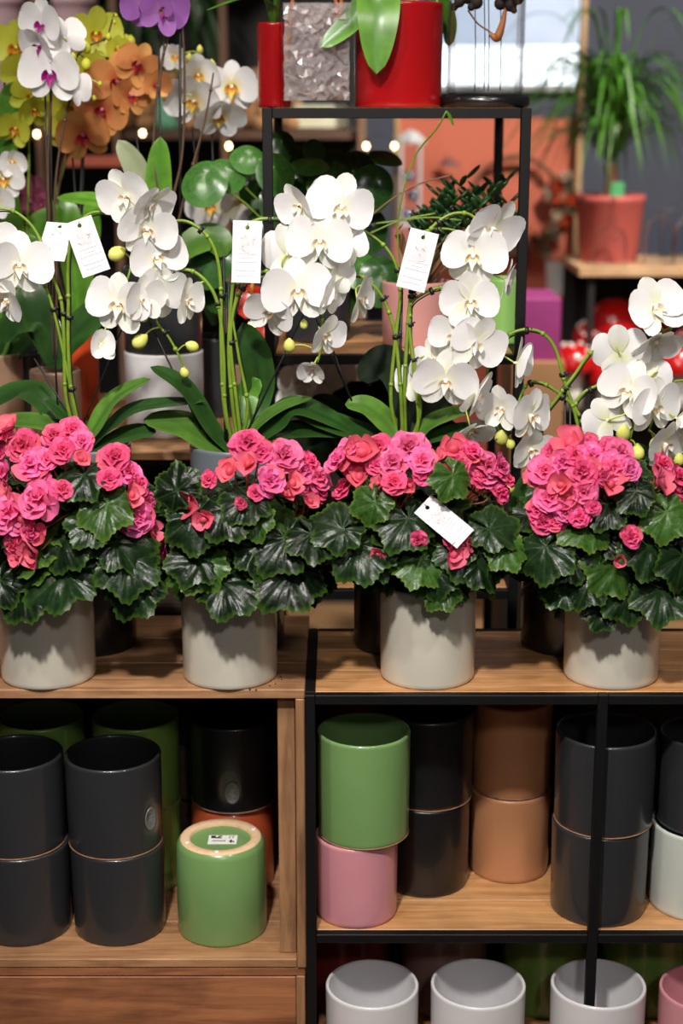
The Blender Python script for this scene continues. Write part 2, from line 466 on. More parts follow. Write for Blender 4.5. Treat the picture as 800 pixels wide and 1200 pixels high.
# ------------------------------------------------------------------ tall metal rack behind
YT = 2.66; DT = 0.45
tl = at(313, 135, YT).x; tr_ = at(616, 135, YT).x
trk = empty('metal_rack', ((tl + tr_) / 2, YT + DT / 2, 0), 'tall black metal rack with a red pot and glass vases on its top shelf', 'shelf rack')
TZ = [0.30, at(500, 690, YT).z, at(500, 415, YT).z, at(500, 126.5, YT).z]
for x in (tl, tr_):
    for yy in (YT, YT + DT):
        board(trk, 'leg', (x, yy, (TZ[-1] - .0002) / 2), (.0165, .0165, TZ[-1] - .0002), black_metal, .001)
for z in TZ:
    for yy in (YT, YT + DT):
        board(trk, 'rail', ((tl + tr_) / 2, yy, z - .0083), (tr_ - tl - .017, .0165, .0165), black_metal, .001)
    for x in (tl, tr_):
        board(trk, 'rail', (x, YT + DT / 2, z - .0083), (.0165, DT - .017, .0165), black_metal, .001)
    for k in range(3):
        d = (DT - .018) / 3
        board(trk, 'shelf_board', ((tl + tr_) / 2, YT + .009 + d * (k + .5), z - .0045), (tr_ - tl - .018, d - .0015, .009), pine_x, .001)
# ------------------------------------------------------------------ ceramic pots
def pot_profile(r, h, taper=0.98, lip=0.006):
    b = r * taper
    return [(0, 0.0), (b - .0045, 0), (b - .002, .0008), (b - .0004, .003), (b, .008), (b + (r - b) * .5, h * .5), (r, h - .006), (r, h - .003), (r - .0012, h - .0006), (r - .003, h),
            (r - lip + .001, h - .0006), (r - lip, h - .004), (r - lip - .001, h * .5), (b - lip - .001, .02), (b - .022, .012), (0, .012)]
def glaze(name, c, rough=0.28):
    return mat(name, c, rough, 0.04, 14, 0.02, coat=0.35)
greige = glaze('greige_glaze', rgb(200, 193, 178), 0.3)
charcoal = glaze('charcoal_glaze', rgb(44, 45, 48), 0.3)
black_g = glaze('black_glaze', rgb(22, 22, 24), 0.32)
green_g = glaze('green_glaze', rgb(116, 152, 92))
shaded_green_g = glaze('shaded_green_glaze', rgb(106, 140, 66))  # green pots standing at the back, their shade put into the glaze colour
pink_g = glaze('pink_glaze', rgb(208, 140, 150))
tan_g = glaze('tan_glaze', rgb(182, 126, 88), 0.35)
white_g = glaze('white_glaze', rgb(214, 212, 214), 0.35)
pale_g = glaze('pale_grey_glaze', rgb(196, 200, 192), 0.35)
maroon_g = glaze('maroon_glaze', rgb(120, 40, 42), 0.35)
brown_g = glaze('mauve_brown_glaze', rgb(140, 112, 108), 0.4)
terra_g = glaze('terracotta_glaze', rgb(178, 78, 44), 0.35)
bisque = mat('bare_clay', rgb(226, 190, 150), 0.85, 0.08, 90, 0.1)
grey_g = glaze('mid_grey_glaze', rgb(100, 106, 112), 0.3)
bare_edge = mat('bare_edge', rgb(150, 110, 82), .8, .3, 60)
_pm = {}
def pot_mesh(r, h, m, seg=56):
    k = (round(r, 4), round(h, 4), m.name)
    if k not in _pm: _pm[k] = MB().lathe(pot_profile(r, h), seg).mesh('pot', m)
    return _pm[k]
def pot(c, r, h, m, label, group='glazed pots for sale on the lower shelves', name='ceramic_pot'):
    o = bpy.data.objects.new(name, pot_mesh(r, h, m)); col.objects.link(o)
    o.location = c; W[o] = Vector(c)
    if 'upper' in label or 'standing on' in label or 'on top of' in label:
        b = r * .98
        MB().lathe([(b - .0042, -.0004), (b - .0012, -.0002), (b + .0004, .0012), (b + .0004, .0022), (b - .001, .0028)], 48, W[o]).build('bare_foot', bare_edge, o)
    return tag(o, label, 'pot', group)
def upturned(c, r, h, m, label, group='glazed pots for sale on the lower shelves', sticker=False):
    """pot standing on its rim: the bare foot ring and recessed base face up"""
    root = empty('ceramic_pot', c, label, 'pot', group)
    c = Vector(c)
    b = r * 0.985
    MB().lathe([(r - .006, .0), (r - .001, .0), (r, .004), (r, h * .5), (b, h - .012), (b - .003, h - .005), (b - .006, h - .002)], 56, c).build('pot_body', m, root)
    MB().lathe([(b - .0062, h - .0022), (b - .008, h), (b - .021, h), (b - .0225, h - .002), (b - .0235, h - .006)], 56, c).build('foot_ring', bisque, root)
    MB().lathe([(b - .0232, h - .006), (b - .03, h - .0075), (0, h - .0075)], 56, c).build('recessed_base', m, root)
    if sticker:
        felt = mat('felt_pad', rgb(225, 222, 218), 0.9, 0.05, 200)
        for g in (205, 268, 25):
            g = math.radians(g); rr = b - .0145
            MB().lathe([(0, .0018), (.0035, .0018), (.0042, .001), (.0042, 0)], 14, c + Vector((rr * math.cos(g), rr * math.sin(g), h))).build('felt_pad', felt, root)
        paper = mat('sticker_paper', rgb(232, 230, 226), 0.6, 0.03, 40)
        ink = mat('sticker_ink', rgb(18, 18, 20), 0.7, 0.02, 40)
        z = h - .0072
        sk = MB().box((c.x + .003, c.y + .001, c.z + z), (.047, .031, .0006)).build('sticker', paper, root, smooth=False)
        pr = MB(); zz = c.z + z + .0005
        def q(x0, y0, x1, y1, sh=0):
            i = len(pr.v); X, Y_ = c.x + .003, c.y + .001
            pr.v += [Vector((X + x0, Y_ + y0, zz)), Vector((X + x1, Y_ + y0, zz)), Vector((X + x1 + sh, Y_ + y1, zz)), Vector((X + x0 + sh, Y_ + y1, zz))]
            pr.f.append((i, i + 1, i + 2, i + 3))
        q(-.019, .0045, -.011, .0135, -.001); q(-.0125, .0035, -.006, .009, .003); q(-.008, .010, -.002, .0135, .001); q(-.005, .0035, -.001, .006, 0)
        for k in range(9): q(-.017 + k * .0026, -.0075, -.0158 + k * .0026 + .0006 * (k % 2), -.003)
        q(.003, .001, .007, .0018)
        q(.010, -.008, .019, -.0055); q(.0125, -.012, .0155, -.001); q(.017, -.011, .0195, -.008)
        for a0, b0 in ((.010, .0085), (.0155, .0085)):
            q(a0, b0 - .005, a0 + .0009, b0 + .004, .0006); q(a0, b0 + .003, a0 + .004, b0 + .004); q(a0, b0 - .0005, a0 + .003, b0 + .0003)
            if a0 < .012: q(a0 - .0006, b0 - .005, a0 + .0035, b0 - .0042)
        pr.build('print', ink, sk, smooth=False)
    return root
seal_m = mat('clear_seal', rgb(104, 104, 104), 0.3, 0.1, 200)
def oval_seal(p, parentpot, r, ang, z, w=.0125, h=.020):
    """raised oval seal on the wall of a pot"""
    mb = MB(); c = W[parentpot]
    def P(u, v, d): g = math.radians(ang) + u / r; return c + Vector(((r + d) * math.cos(g), (r + d) * math.sin(g), z + v))
    n = 28
    rings = [(1.0, .0002), (.98, .0016), (.86, .0016), (.82, .0008), (.0, .0008)]
    idx = []
    for k, d in rings:
        idx.append([len(mb.v) + j for j in range(n)])
        for j in range(n):
            g = 2 * math.pi * j / n
            mb.v.append(P(w * k * math.cos(g), h * k * math.sin(g), d))
    for A, B in zip(idx, idx[1:]):
        for j in range(n): mb.f.append((A[j], A[(j + 1) % n], B[(j + 1) % n], B[j]))
    s = mb.build('oval_seal', seal_m, parentpot)
    e = MB()                                  # the raised mark in the oval
    for (u0, v0, u1, v1) in ((-.004, .004, .005, .007), (-.001, -.008, .002, .006), (-.005, -.003, -.002, .002), (.003, -.006, .006, -.002)):
        i = len(e.v); e.v += [P(u0, v0, .0014), P(u1, v0, .0014), P(u1, v1, .0014), P(u0, v1, .0014)]; e.f.append((i, i + 1, i + 2, i + 3))
    e.build('embossed_mark', mat('seal_mark', rgb(130, 130, 130), 0.4, 0.1, 100), s, smooth=False)

R1 = 0.0775; H1 = 0.154
def foot(px, py, z, r):                # centre of a pot whose front foot is seen at (px, py)
    p = on(px, py, z); return Vector((p.x, p.y + r * .95, z))
# --- crate, left
c = foot(20, 1110, ZC, R1)
pot(c, R1, H1, charcoal, 'charcoal pot at the left edge of the crate, lower of its pair')
pot(c + Vector((-.003, 0, H1)), R1, H1, charcoal, 'charcoal pot at the left edge of the crate, upper of its pair')
c = foot(134, 1110, ZC, R1)
pot(c, R1 - .001, H1, charcoal, 'charcoal pot beside the upturned green pot, carrying another charcoal pot')
o = pot(c + Vector((-.002, 0, H1)), R1, H1, charcoal, 'charcoal pot with an oval seal on its right side, standing on another charcoal pot')
oval_seal(None, o, R1, -35, .058)
c = foot(257, 1110, ZC, .074)
upturned(c, .0735, H1 + .008, green_g, 'green pot turned upside down showing its sticker in the crate', sticker=True)
c = Vector((at(272, 1000, 2.52).x, 2.535, ZC))
upturned(c, R1 - .006, H1 + .002, terra_g, 'upturned terracotta pot behind the upturned green pot')
o = pot(c + Vector((.004, 0, H1 + .0022)), R1 - .002, H1, black_g, 'black pot with an oval seal on top of the upturned terracotta pot')
oval_seal(None, o, R1 - .002, -88, .040)
for px, nm in ((50, 'far left'), (160, 'middle')):
    c = Vector((at(px, 900, 2.53).x, 2.535, ZC))
    pot(c, R1 - .003, H1, shaded_green_g, 'shaded green pot at the back of the crate, %s pair, lower one' % nm)
    pot(c + Vector((0, 0, H1)), R1 - .003, H1, shaded_green_g, 'shaded green pot at the back of the crate, %s pair, upper one' % nm)
# --- rack, second shelf
zb = ZB
c = foot(418, 1089, zb, .066)
pot(c, .066, H1 - .016, pink_g, 'small pink pot on the middle rack shelf below the green pot')
pot(c + Vector((.011, .004, H1 - .016)), .0735, H1 + .02, green_g, 'upright green pot standing on the small pink pot')
c = foot(500, 1053, zb, .0745)
pot(c, .073, H1, black_g, 'black pot between the pink pot and the tan pots, lower of its pair')
pot(c + Vector((.003, 0, H1)), .074, H1, black_g, 'black pot between the green pot and the tan pots, upper of its pair')
c = foot(600, 1036, zb, .068)
pot(c, .068, H1 - .004, tan_g, 'tan pot on the middle rack shelf, lower of the tan pair')
pot(c + Vector((0, 0.002, H1 - .004)), .0665, H1 + .004, tan_g, 'tan pot on the middle rack shelf, upper of the tan pair')
c = foot(708, 1088, zb, R1 + .002)
pot(c, R1, H1, charcoal, 'charcoal pot behind the rack leg, lower of its pair')
pot(c + Vector((.003, 0, H1)), R1 + .002, H1, charcoal, 'charcoal pot behind the rack leg, upper of its pair')
c = foot(826, 1082, zb, R1)
pot(c, R1, H1 - .01, pale_g, 'pale grey pot cut off by the right edge of the photo')
pot(c + Vector((.003, 0.0, H1 - .01)), R1 - .003, H1, charcoal, 'charcoal pot on the pale grey pot at the right edge')
c = Vector((at(412, 900, 2.47).x, 2.478, zb))
pot(c, .061, H1 + .02, maroon_g, 'maroon pot behind the green pot, lower of its pair')
pot(c + Vector((0, 0, H1 + .02)), .061, H1, maroon_g, 'maroon pot behind the green pot, upper of its pair')
# --- rack, bottom shelf
zf = .085
def bottom(px, py, r, h, m, label):    # py: where the front of the rim is seen
    d = ray(px, py); k = (zf + h - H) / d.z
    pot(Vector((d.x * k, d.y * k + r, zf)), r, h, m, label)
bottom(437, 1182, .0745, H1, white_g, 'white pot on the bottom rack shelf, nearest the crate')
bottom(565, 1182, .076, H1, white_g, 'white pot on the bottom rack shelf, second from the crate')
bottom(710, 1182, .076, H1, white_g, 'white pot on the bottom rack shelf behind the leg')
bottom(838, 1186, .072, H1, pink_g, 'pink pot at the bottom right corner')
for px, mm, lab in ((408, maroon_g, 'maroon pot in the dark behind the white pot nearest the crate'), (520, brown_g, 'brownish mauve pot behind the two left white pots'),
                    (637, shaded_green_g, 'shaded green pot behind the middle white pots'), (752, shaded_green_g, 'shaded green pot behind the white pot at the rack leg')):
    c = at(px, 1120, 2.475); pot(Vector((c.x, 2.474, zf)), .0735, H1 + .015, mm, lab)
# ------------------------------------------------------------------ orchid flowers
rng = random.Random(7)
def petal_mb(L, Wd, a, b, cup, bend, ruf=0.0, nu=9, nv=6, notch=0.0):
    um = a / (a + b); nrm = (um ** a) * ((1 - um) ** b)
    def fn(i, j):
        u = .5 - .5 * math.cos(math.pi * (0.02 + 0.975 * i)); v = j * 2 - 1
        hw = Wd * (u ** a) * ((1 - u) ** b) / nrm
        x = L * u - notch * abs(v) * u; z = v * hw
        y = -cup * v * v * hw - bend * u * u + ruf * math.sin(u * 9 + v * 4) * u
        return (x, y, z)
    return MB().grid(fn, nu, nv)
def lip_mb():
    m = MB()
    def mid(i, j):                       # the pouting middle lobe
        v = j * 2 - 1; w_ = .075 * math.sin(math.pi * min(1, .18 + .75 * i)) ** .8
        return (v * w_, -.04 - .13 * i + .05 * v * v, -.045 - .15 * i * i + .05 * abs(v))
    m.grid(mid, 5, 4)
    for s in (-1, 1):                    # two side lobes curling up
        def side(i, j, s=s):
            g = math.radians(-30 + 110 * i); r = .05 + .06 * j
            return (s * (.02 + r * math.cos(g) * .9), -.05 - .10 * j * (1 - .3 * i), -.045 + r * math.sin(g))
        m.grid(side, 4, 3)
    m.blob((0, -.06, -.052), (.03, .035, .022), 8, 5)
    return m
def column_mb():
    return MB().blob((0, -.03, .0), (.035, .055, .035), 10, 6).tube([(0, -.02, 0), (0, .03, -.005), (0, .05, -.02)], [.03, .025, .015], 6)
WHITE = rgb(246, 244, 244)
KINDS = {}
def kind(name, pb, pt, sb, st, lipb, lipt, colm):
    pm = petal_mat(name + '_petal', pb, pt, r0=.02, r1=.28); sm = petal_mat(name + '_sepal', sb, st, r0=.02, r1=.34)
    lm = petal_mat(name + '_lip', lipb, lipt, r0=.06, r1=.2, trans=.1); cm = mat(name + '_column', colm, .45, .05)
    KINDS[name] = dict(
        petal=[petal_mb(.50, .31, .60, .40, .12, b_, .004).mesh('petal', pm) for b_ in (.03, -.05)],
        sepal=[petal_mb(.49, .165, .75, .55, .16, b_, .003, 8, 4).mesh('sepal', sm) for b_ in (-.05, .03)],
        lip=lip_mb().mesh('lip', lm), col=column_mb().mesh('flower', cm),
        bud=MB().lathe([(0, -1.0), (.35, -.9), (.66, -.62), (.8, -.2), (.76, .2), (.58, .6), (.3, .9), (.1, 1.08), (0, 1.12)], 12).mesh('bud', petal_mat(name + '_bud', rgb(196, 200, 70) if 'white' in name else pb, rgb(222, 222, 120) if 'white' in name else pt, r0=.2, r1=1.1, trans=.1)))
kind('white', rgb(240, 238, 214), WHITE, rgb(226, 230, 170), rgb(244, 243, 236), rgb(232, 190, 110), rgb(246, 242, 238), rgb(248, 244, 242))
kind('white_purple', rgb(240, 236, 240), WHITE, rgb(236, 234, 236), WHITE, rgb(120, 10, 90), rgb(168, 30, 130), rgb(220, 190, 220))
kind('white_yellow', rgb(238, 218, 90), WHITE, rgb(236, 228, 150), WHITE, rgb(205, 90, 20), rgb(240, 205, 80), rgb(248, 240, 220))
kind('orange', rgb(190, 70, 40), rgb(226, 152, 92), rgb(214, 110, 60), rgb(232, 170, 100), rgb(110, 10, 24), rgb(190, 40, 50), rgb(200, 110, 150))
kind('yellow', rgb(196, 186, 40), rgb(206, 208, 70), rgb(190, 190, 40), rgb(202, 206, 76), rgb(160, 70, 30), rgb(220, 150, 40), rgb(220, 210, 90))
kind('purple', rgb(214, 170, 222), rgb(186, 118, 206), rgb(206, 150, 216), rgb(188, 124, 206), rgb(190, 120, 40), rgb(140, 30, 130), rgb(220, 190, 220))
def flower(parent, kd, p, size, yaw, pitch, roll, op=0.0, nm='flower'):
    """op = 0 flat open ... 1 half closed cup"""
    K = KINDS[kd]; pr = W[parent]
    f = put(nm, K['col'], parent, T(p - pr) @ RZ(yaw) @ RX(pitch) @ RY(roll) @ S(size))
    tilt = 6 + 55 * op
    for phi, wch, sc_ in ((14, 'petal', 1), (166, 'petal', 1), (90, 'sepal', 1), (-52, 'sepal', .98), (-128, 'sepal', .98)):
        ph = phi + rng.uniform(-6, 6); me = K[wch][rng.randrange(2)]
        tl_ = tilt + rng.uniform(-9, 9) - (7 if wch == 'sepal' else 0)
        off = .0 if wch == 'petal' else .018
        put(wch, me, f, T((0, off, 0)) @ RY(-ph) @ RZ(-tl_) @ RX(rng.uniform(-7, 7)) @ S(sc_ * rng.uniform(.95, 1.05)))
    put('lip', K['lip'], f, S(rng.uniform(.9, 1.1)))
    return f
stem_g = mat('orchid_stem', rgb(112, 138, 40), .45, .18, 40)
stem_d = mat('orchid_stem_dark', rgb(84, 62, 44), .5, .2, 40)
wire_m = mat('black_wire', rgb(22, 22, 22), .5, .05)
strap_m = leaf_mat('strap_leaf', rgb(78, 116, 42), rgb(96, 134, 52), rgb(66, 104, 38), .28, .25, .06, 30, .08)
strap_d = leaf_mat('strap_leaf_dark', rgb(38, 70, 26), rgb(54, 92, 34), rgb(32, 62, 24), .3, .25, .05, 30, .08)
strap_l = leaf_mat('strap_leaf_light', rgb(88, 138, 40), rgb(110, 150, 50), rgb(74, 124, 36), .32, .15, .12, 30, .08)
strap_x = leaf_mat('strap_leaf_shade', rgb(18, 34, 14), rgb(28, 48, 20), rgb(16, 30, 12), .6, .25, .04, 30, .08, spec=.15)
soil_m = mat('potting_bark', rgb(46, 34, 26), .95, .4, 120, .6)
def strap(parent, P, wid, m=None, up=(0, -.35, 1), fold=.22, name='leaf', n=7, tip=.5):
    """long leaf along a line of points, folded a little along its midrib, with real thickness"""
    C = catmull(P, n); N = len(C); up = Vector(up)
    mb = MB(); nv = 6; th = .0009
    ed = []; ve = []
    for sgn in (1, -1):
        for i, c in enumerate(C):
            u = i / (N - 1)
            t = (C[min(i + 1, N - 1)] - C[max(i - 1, 0)]).normalized()
            s = t.cross(up); s = s.normalized() if s.length > 1e-5 else t.orthogonal().normalized()
            nn = s.cross(t)
            hw = wid * .5 * ((.35 + .65 * min(1, u * 2.2) ** .8) if u < .455 else 1) * (1 - max(0, (u - .45) / .55) ** 2.6) ** tip
            for j in range(nv + 1):
                v = j / nv * 2 - 1
                mb.v.append(c + s * v * hw + nn * (fold * abs(v) ** 1.3 * hw + sgn * th * (1 - abs(v) ** 4)))
                ed.append(max(0, abs(v) - .85) * 3); ve.append(max(0, 1 - abs(v) * 5))
    for k in range(2):
        o = k * N * (nv + 1)
        for i in range(N - 1):
            for j in range(nv):
                a = o + i * (nv + 1) + j
                q = (a, a + 1, a + nv + 2, a + nv + 1)
                mb.f.append(q if k else tuple(reversed(q)))
    mb.attr = {'edge': ed, 'vein': ve}
    return mb.build(name, m or strap_m, parent)
def PX(pts, Y):                         # pixel list -> places; a third entry overrides the distance
    return [at(p[0], p[1], (p[2] if len(p) > 2 else Y)) for p in pts]
class Orchid:
    def __init__(s, base, label, group, Y):
        s.Y = Y; s.root = empty('potted_orchid', base, label, 'orchid', group); s.samples = []
    def pot(s, r, h, m, c=None):
        c = W[s.root] if c is None else c
        o = put('pot', pot_mesh(r, h, m), s.root, T(c - W[s.root])); W[o] = c
        MB().lathe([(r - .008, h - .014), (r * .6, h - .010), (0, h - .008)], 24, c).build('potting_bark', soil_m, s.root)
        return o
    def stem(s, pts, r=.0029, m=None, wire=True, Y=None, woff=(0.003, .004, -.0045)):
        C = catmull(PX(pts, Y or s.Y), 7); N = len(C); s.samples += C
        o = MB().tube(C, [r * (1.15 - .55 * i / (N - 1)) for i in range(N)], 8).build('flower_stem', m or stem_g, s.root)
        for k in range(9, N - 3, 13):        # nodes on the stem
            t = (C[k + 1] - C[k - 1]).normalized()
            MB().tube([C[k] - t * .003, C[k], C[k] + t * .004], [r * 1.05, r * 1.42, r * .95], 8).build('node', m or stem_g, o)
        if wire:
            a = 0; b = int(N * .80); w_ = Vector(woff)
            MB().tube([c + w_ for c in C[a:b]], .0011, 5).build('support_wire', wire_m, s.root)
            for k in (int(b * .35), int(b * .62), b - 1):
                t = (C[k + 1] - C[k - 1]).normalized()
                cc = C[k] + w_ * .5
                MB().tube([cc - t * .003, cc + t * .003], .0062, 8).tube([cc, cc + Vector((.008, -.004, .004))], .0014, 5).build('clip', wire_m, s.root)
        return C
    def stake(s, a, b, r=.0016, Y=None):
        A, B = PX([a, b], Y or s.Y + .006)
        return MB().tube([A, A.lerp(B, .5), B], r, 6).build('support_stake', wire_m, s.root)
    def fl(s, kd, px, py, size, yaw=0, pitch=5, roll=0, op=0.0, dY=0.0, ped=True):
        p = at(px, py, s.Y - .028 + dY); k = 1.2 * size * m_per_px(p)
        f = flower(s.root, kd, p, k, yaw, pitch, roll, op)
        if ped and s.samples:
            q = min(s.samples, key=lambda c: (c - p).length)
            back = (RZ(yaw) @ RX(pitch)).to_3x3() @ Vector((0, 1, 0))
            b = p + back * .05 * k
            if (q - b).length < .09:
                MB().tube(catmull([q, q.lerp(b, .5) + back * .012 + Vector((0, 0, .004)), b], 4), .0014, 6).build('pedicel', stem_y, s.root)
        return f
    def bud(s, kd, px, py, size, dY=0.0, roll=0):
        p = at(px, py, s.Y - .02 + dY); k = size * .5 * m_per_px(p)
        o = put('bud', KINDS[kd]['bud'], s.root, T(p - W[s.root]) @ RY(roll) @ RX(rng.uniform(-30, 30)) @ S(k))
        if s.samples:
            q = min(s.samples, key=lambda c: (c - p).length)
            if (q - p).length < .06:
                MB().tube(catmull([q, q.lerp(p, .5) + Vector((0, 0, .006)), p], 4), .0013, 6).build('pedicel', stem_y, s.root)
        return o
    def leaf(s, pts, wpx, m=None, up=(0, -.35, 1), **k):
        P = PX(pts, s.Y); return strap(s.root, P, wpx * m_per_px(P[0]), m, up, **k)
stem_y = mat('pedicel', rgb(170, 184, 80), .45, .12, 40)
G_FRONT = 'white arching orchids on display'
HT = 0.169
# ---- pots that lift the orchids
def lifted(px, label, mlow=None):
    x = at(px, 640, 2.475).x
    pot(Vector((x, 2.478, ZS)), .075, HT, mlow or black_g, label, 'pots that lift the white orchids')
    return Vector((x, 2.478, ZS + HT))

# ---- first from the left
b = lifted(103, 'black pot lifting the leftmost white orchid behind the left begonia')
o = Orchid(b, 'white orchid at the left edge with two tags beside its stems', G_FRONT, 2.46)
o.pot(.075, HT, grey_g)
o.stem([(96, 528, 2.475), (78, 470), (75, 400), (72, 355), (62, 325), (50, 288), (35, 262), (12, 246), (-12, 248), (-30, 275), (-30, 320)])
o.stem([(98, 528, 2.475), (85, 470), (80, 410), (80, 355), (80, 300), (88, 268), (106, 250), (128, 250), (148, 256), (160, 268, 2.44), (165, 290, 2.44)])
o.stem([(100, 528, 2.475), (88, 480), (68, 385), (55, 340), (44, 318), (28, 306, 2.45)], .0026)
o.stake((40, 420), (140, 580)); o.stake((92, 510), (146, 378)); o.stake((70, 520), (58, 300))
for a in ((22, 311, 66, 18, 6, 4), (8, 350, 52, -30, 25, 30, .2, .01), (-10, 290, 60, 10, 5, -10, 0, .03), (148, 229, 62, -20, 18, -15, .1, .0), (176, 238, 56, 55, 30, 10, .25, -.01)):
    o.fl('white', *a[:6], op=a[6] if len(a) > 6 else 0, dY=a[7] if len(a) > 7 else 0)
o.leaf([(98, 522), (110, 505), (135, 468), (176, 444)], 36, strap_m)
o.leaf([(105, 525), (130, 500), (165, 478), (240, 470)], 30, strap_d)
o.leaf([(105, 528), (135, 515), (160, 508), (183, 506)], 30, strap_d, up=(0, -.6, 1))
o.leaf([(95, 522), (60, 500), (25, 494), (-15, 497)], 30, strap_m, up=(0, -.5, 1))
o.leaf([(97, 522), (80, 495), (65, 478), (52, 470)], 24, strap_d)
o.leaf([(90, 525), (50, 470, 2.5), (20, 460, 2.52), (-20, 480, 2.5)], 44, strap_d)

# ---- second from the left
b = lifted(279, 'black pot lifting the second white orchid behind the second begonia', charcoal)
o = Orchid(b, 'white orchid in a mid grey pot above the second begonia, budding lower left stem', G_FRONT, 2.46)
o.pot(.075, HT, grey_g)
o.stem([(272, 530, 2.475), (262, 470), (259, 400), (259, 345), (255, 305), (243, 277), (220, 260), (196, 261), (170, 274), (157, 298), (151, 322, 2.445), (142, 348, 2.445)])
o.stem([(275, 530, 2.475), (264, 480), (262, 420), (257, 365), (246, 336), (226, 318), (202, 318), (184, 334), (178, 355), (184, 378), (198, 396), (210, 418), (216, 432)])
o.stem([(280, 530, 2.475), (272, 470), (268, 410), (272, 340), (282, 280), (297, 260), (315, 256), (337, 259), (358, 274), (370, 300, 2.445), (374, 345, 2.445), (378, 395, 2.445), (372, 425, 2.445)])
o.stem([(284, 530, 2.475), (277, 470), (270, 400), (277, 350), (292, 325), (312, 318), (332, 322), (346, 334, 2.44)])
o.stem([(278, 530, 2.475), (290, 480), (280, 420), (272, 372)], .003, wire=False)
o.stake((264, 545), (262, 300), .0022); o.stake((160, 345), (255, 545)); o.stake((290, 505), (362, 355)); o.stake((266, 540), (268, 330), .0022)
for a in ((172, 268, 62, 10, 20, 10, .15, .0), (183, 302, 60, 25, 5, -10, .0, .012), (186, 342, 60, 35, 8, 10, .0, .02), (139, 356, 66, -8, 8, 4, .0, -.005), (166, 350, 52, 50, 5, 0, .2, -.012),
          (118, 404, 42, 20, -10, 0, .75, -.01), (217, 352, 50, 62, 5, 0, .25, .0),
          (337, 298, 62, 160, 0, 10, .0, .015), (375, 283, 68, -4, 6, 5, .0, -.012), (349, 341, 70, 4, 6, -4, .0, -.016), (317, 366, 52, -30, 15, 20, .1, .01), (386, 320, 54, 150, -5, 0, .1, .01), (384, 342, 52, 60, 15, 10, .25, -.005), (380, 392, 46, 40, 20, 10, .3, -.01), (366, 431, 36, -20, 30, 0, .55, -.005)):
    o.fl('white', *a[:6], op=a[6], dY=a[7])
for a in ((137, 297, 22, 0, 60), (141, 330, 13), (164, 400, 21, 0, 50), (225, 406, 17, 0, -60), (216, 437, 14, 0, -20), (168, 370, 16), (160, 380, 10), (339, 405, 18)):
    o.bud('white', a[0], a[1], a[2], a[3] if len(a) > 3 else 0, a[4] if len(a) > 4 else 0)
o.leaf([(268, 528), (245, 500), (215, 455, 2.45), (176, 430, 2.45)], 36, strap_d)
o.leaf([(266, 530), (250, 520), (215, 500), (168, 492)], 44, strap_m, up=(0, -.7, 1))
o.leaf([(285, 528), (300, 500), (330, 478), (366, 466)], 24, strap_m)
o.leaf([(285, 530), (320, 500), (350, 478), (420, 508)], 40, strap_d, up=(0, -.5, 1))
o.leaf([(285, 530), (320, 510), (375, 505), (450, 514)], 34, strap_d, up=(0, -.5, 1))
o.leaf([(278, 528, 2.49), (300, 470, 2.52), (300, 420, 2.52), (284, 378, 2.52)], 40, strap_d, up=(0, -1, .2))
o.leaf([(278, 528, 2.49), (286, 480, 2.51), (290, 460, 2.52), (305, 445, 2.52)], 30, strap_l, up=(0, -1, .2))

# ---- third from the left
b = lifted(468, 'black pot lifting the third white orchid behind the third begonia')
o = Orchid(b, 'white orchid in the middle with a tag hung between two flower cascades', G_FRONT, 2.46)
o.pot(.075, HT, black_g)
o.stem([(470, 525, 2.475), (458, 470), (463, 400), (469, 345), (464, 311), (449, 287), (425, 270), (404, 262, 2.44), (396, 256, 2.435)])
o.stem([(472, 525, 2.475), (470, 470), (464, 400), (457, 370), (446, 345), (426, 325), (409, 322), (397, 331), (390, 345, 2.44)])
o.stem([(475, 525, 2.475), (474, 450), (478, 380), (482, 340), (490, 300), (505, 268), (526, 252), (546, 250), (558, 258, 2.445), (563, 275, 2.445), (562, 310, 2.45), (556, 350, 2.45)])
o.stem([(478, 525, 2.475), (492, 480), (481, 400), (480, 360), (496, 344), (516, 337), (535, 340), (548, 360, 2.45), (552, 400, 2.45), (540, 445, 2.45)])
o.stem([(482, 525, 2.475), (490, 490), (483, 420), (480, 380), (485, 300), (498, 272), (520, 268), (546, 273)], .0026)
o.stake((466, 540), (471, 330), .0024); o.stake((360, 350), (412, 470), Y=2.49); o.stake((388, 405), (412, 470))
for a in ((352, 240, 52, -40, 15, -15, .35, .0), (399, 243, 70, 8, 5, 18, .0, -.006), (402, 290, 52, 140, 0, 20, .0, .02), (421, 350, 54, 68, 5, 0, .2, .0), (386, 258, 40, 30, 40, 0, .4, .02),
          (577, 268, 66, 35, 22, 25, .1, -.005), (554, 300, 66, -4, 8, 4, .0, -.012), (592, 328, 46, 80, 18, 20, .2, .0), (551, 353, 62, 0, 8, -3, .0, -.014), (533, 393, 56, -30, 12, 8, .05, -.006), (557, 402, 62, 18, 10, 24, .1, -.016),
          (522, 446, 66, -6, 14, 6, .0, -.012), (558, 462, 56, 60, 20, 25, .15, -.02), (488, 444, 48, -150, 0, 10, .0, .04), (508, 420, 44, -40, 0, -20, .1, .03), (552, 503, 48, 35, 45, 0, .4, -.01)):
    o.fl('white', *a[:6], op=a[6], dY=a[7])
o.bud('white', 356, 380, 12)
o.leaf([(470, 522), (455, 500), (430, 478), (404, 474)], 36, strap_m, up=(0, -.6, 1))
o.leaf([(484, 522), (500, 500), (525, 488), (560, 478)], 32, strap_m)
o.leaf([(468, 525), (440, 515), (390, 498), (330, 475, 2.5)], 40, strap_d, up=(0, -.5, 1))
o.leaf([(486, 522), (520, 510), (570, 504), (600, 508)], 30, strap_d, up=(0, -.5, 1))
o.leaf([(478, 522, 2.49), (470, 450, 2.55), (450, 425, 2.58), (420, 445, 2.58)], 46, strap_x, up=(0, -.9, .5))
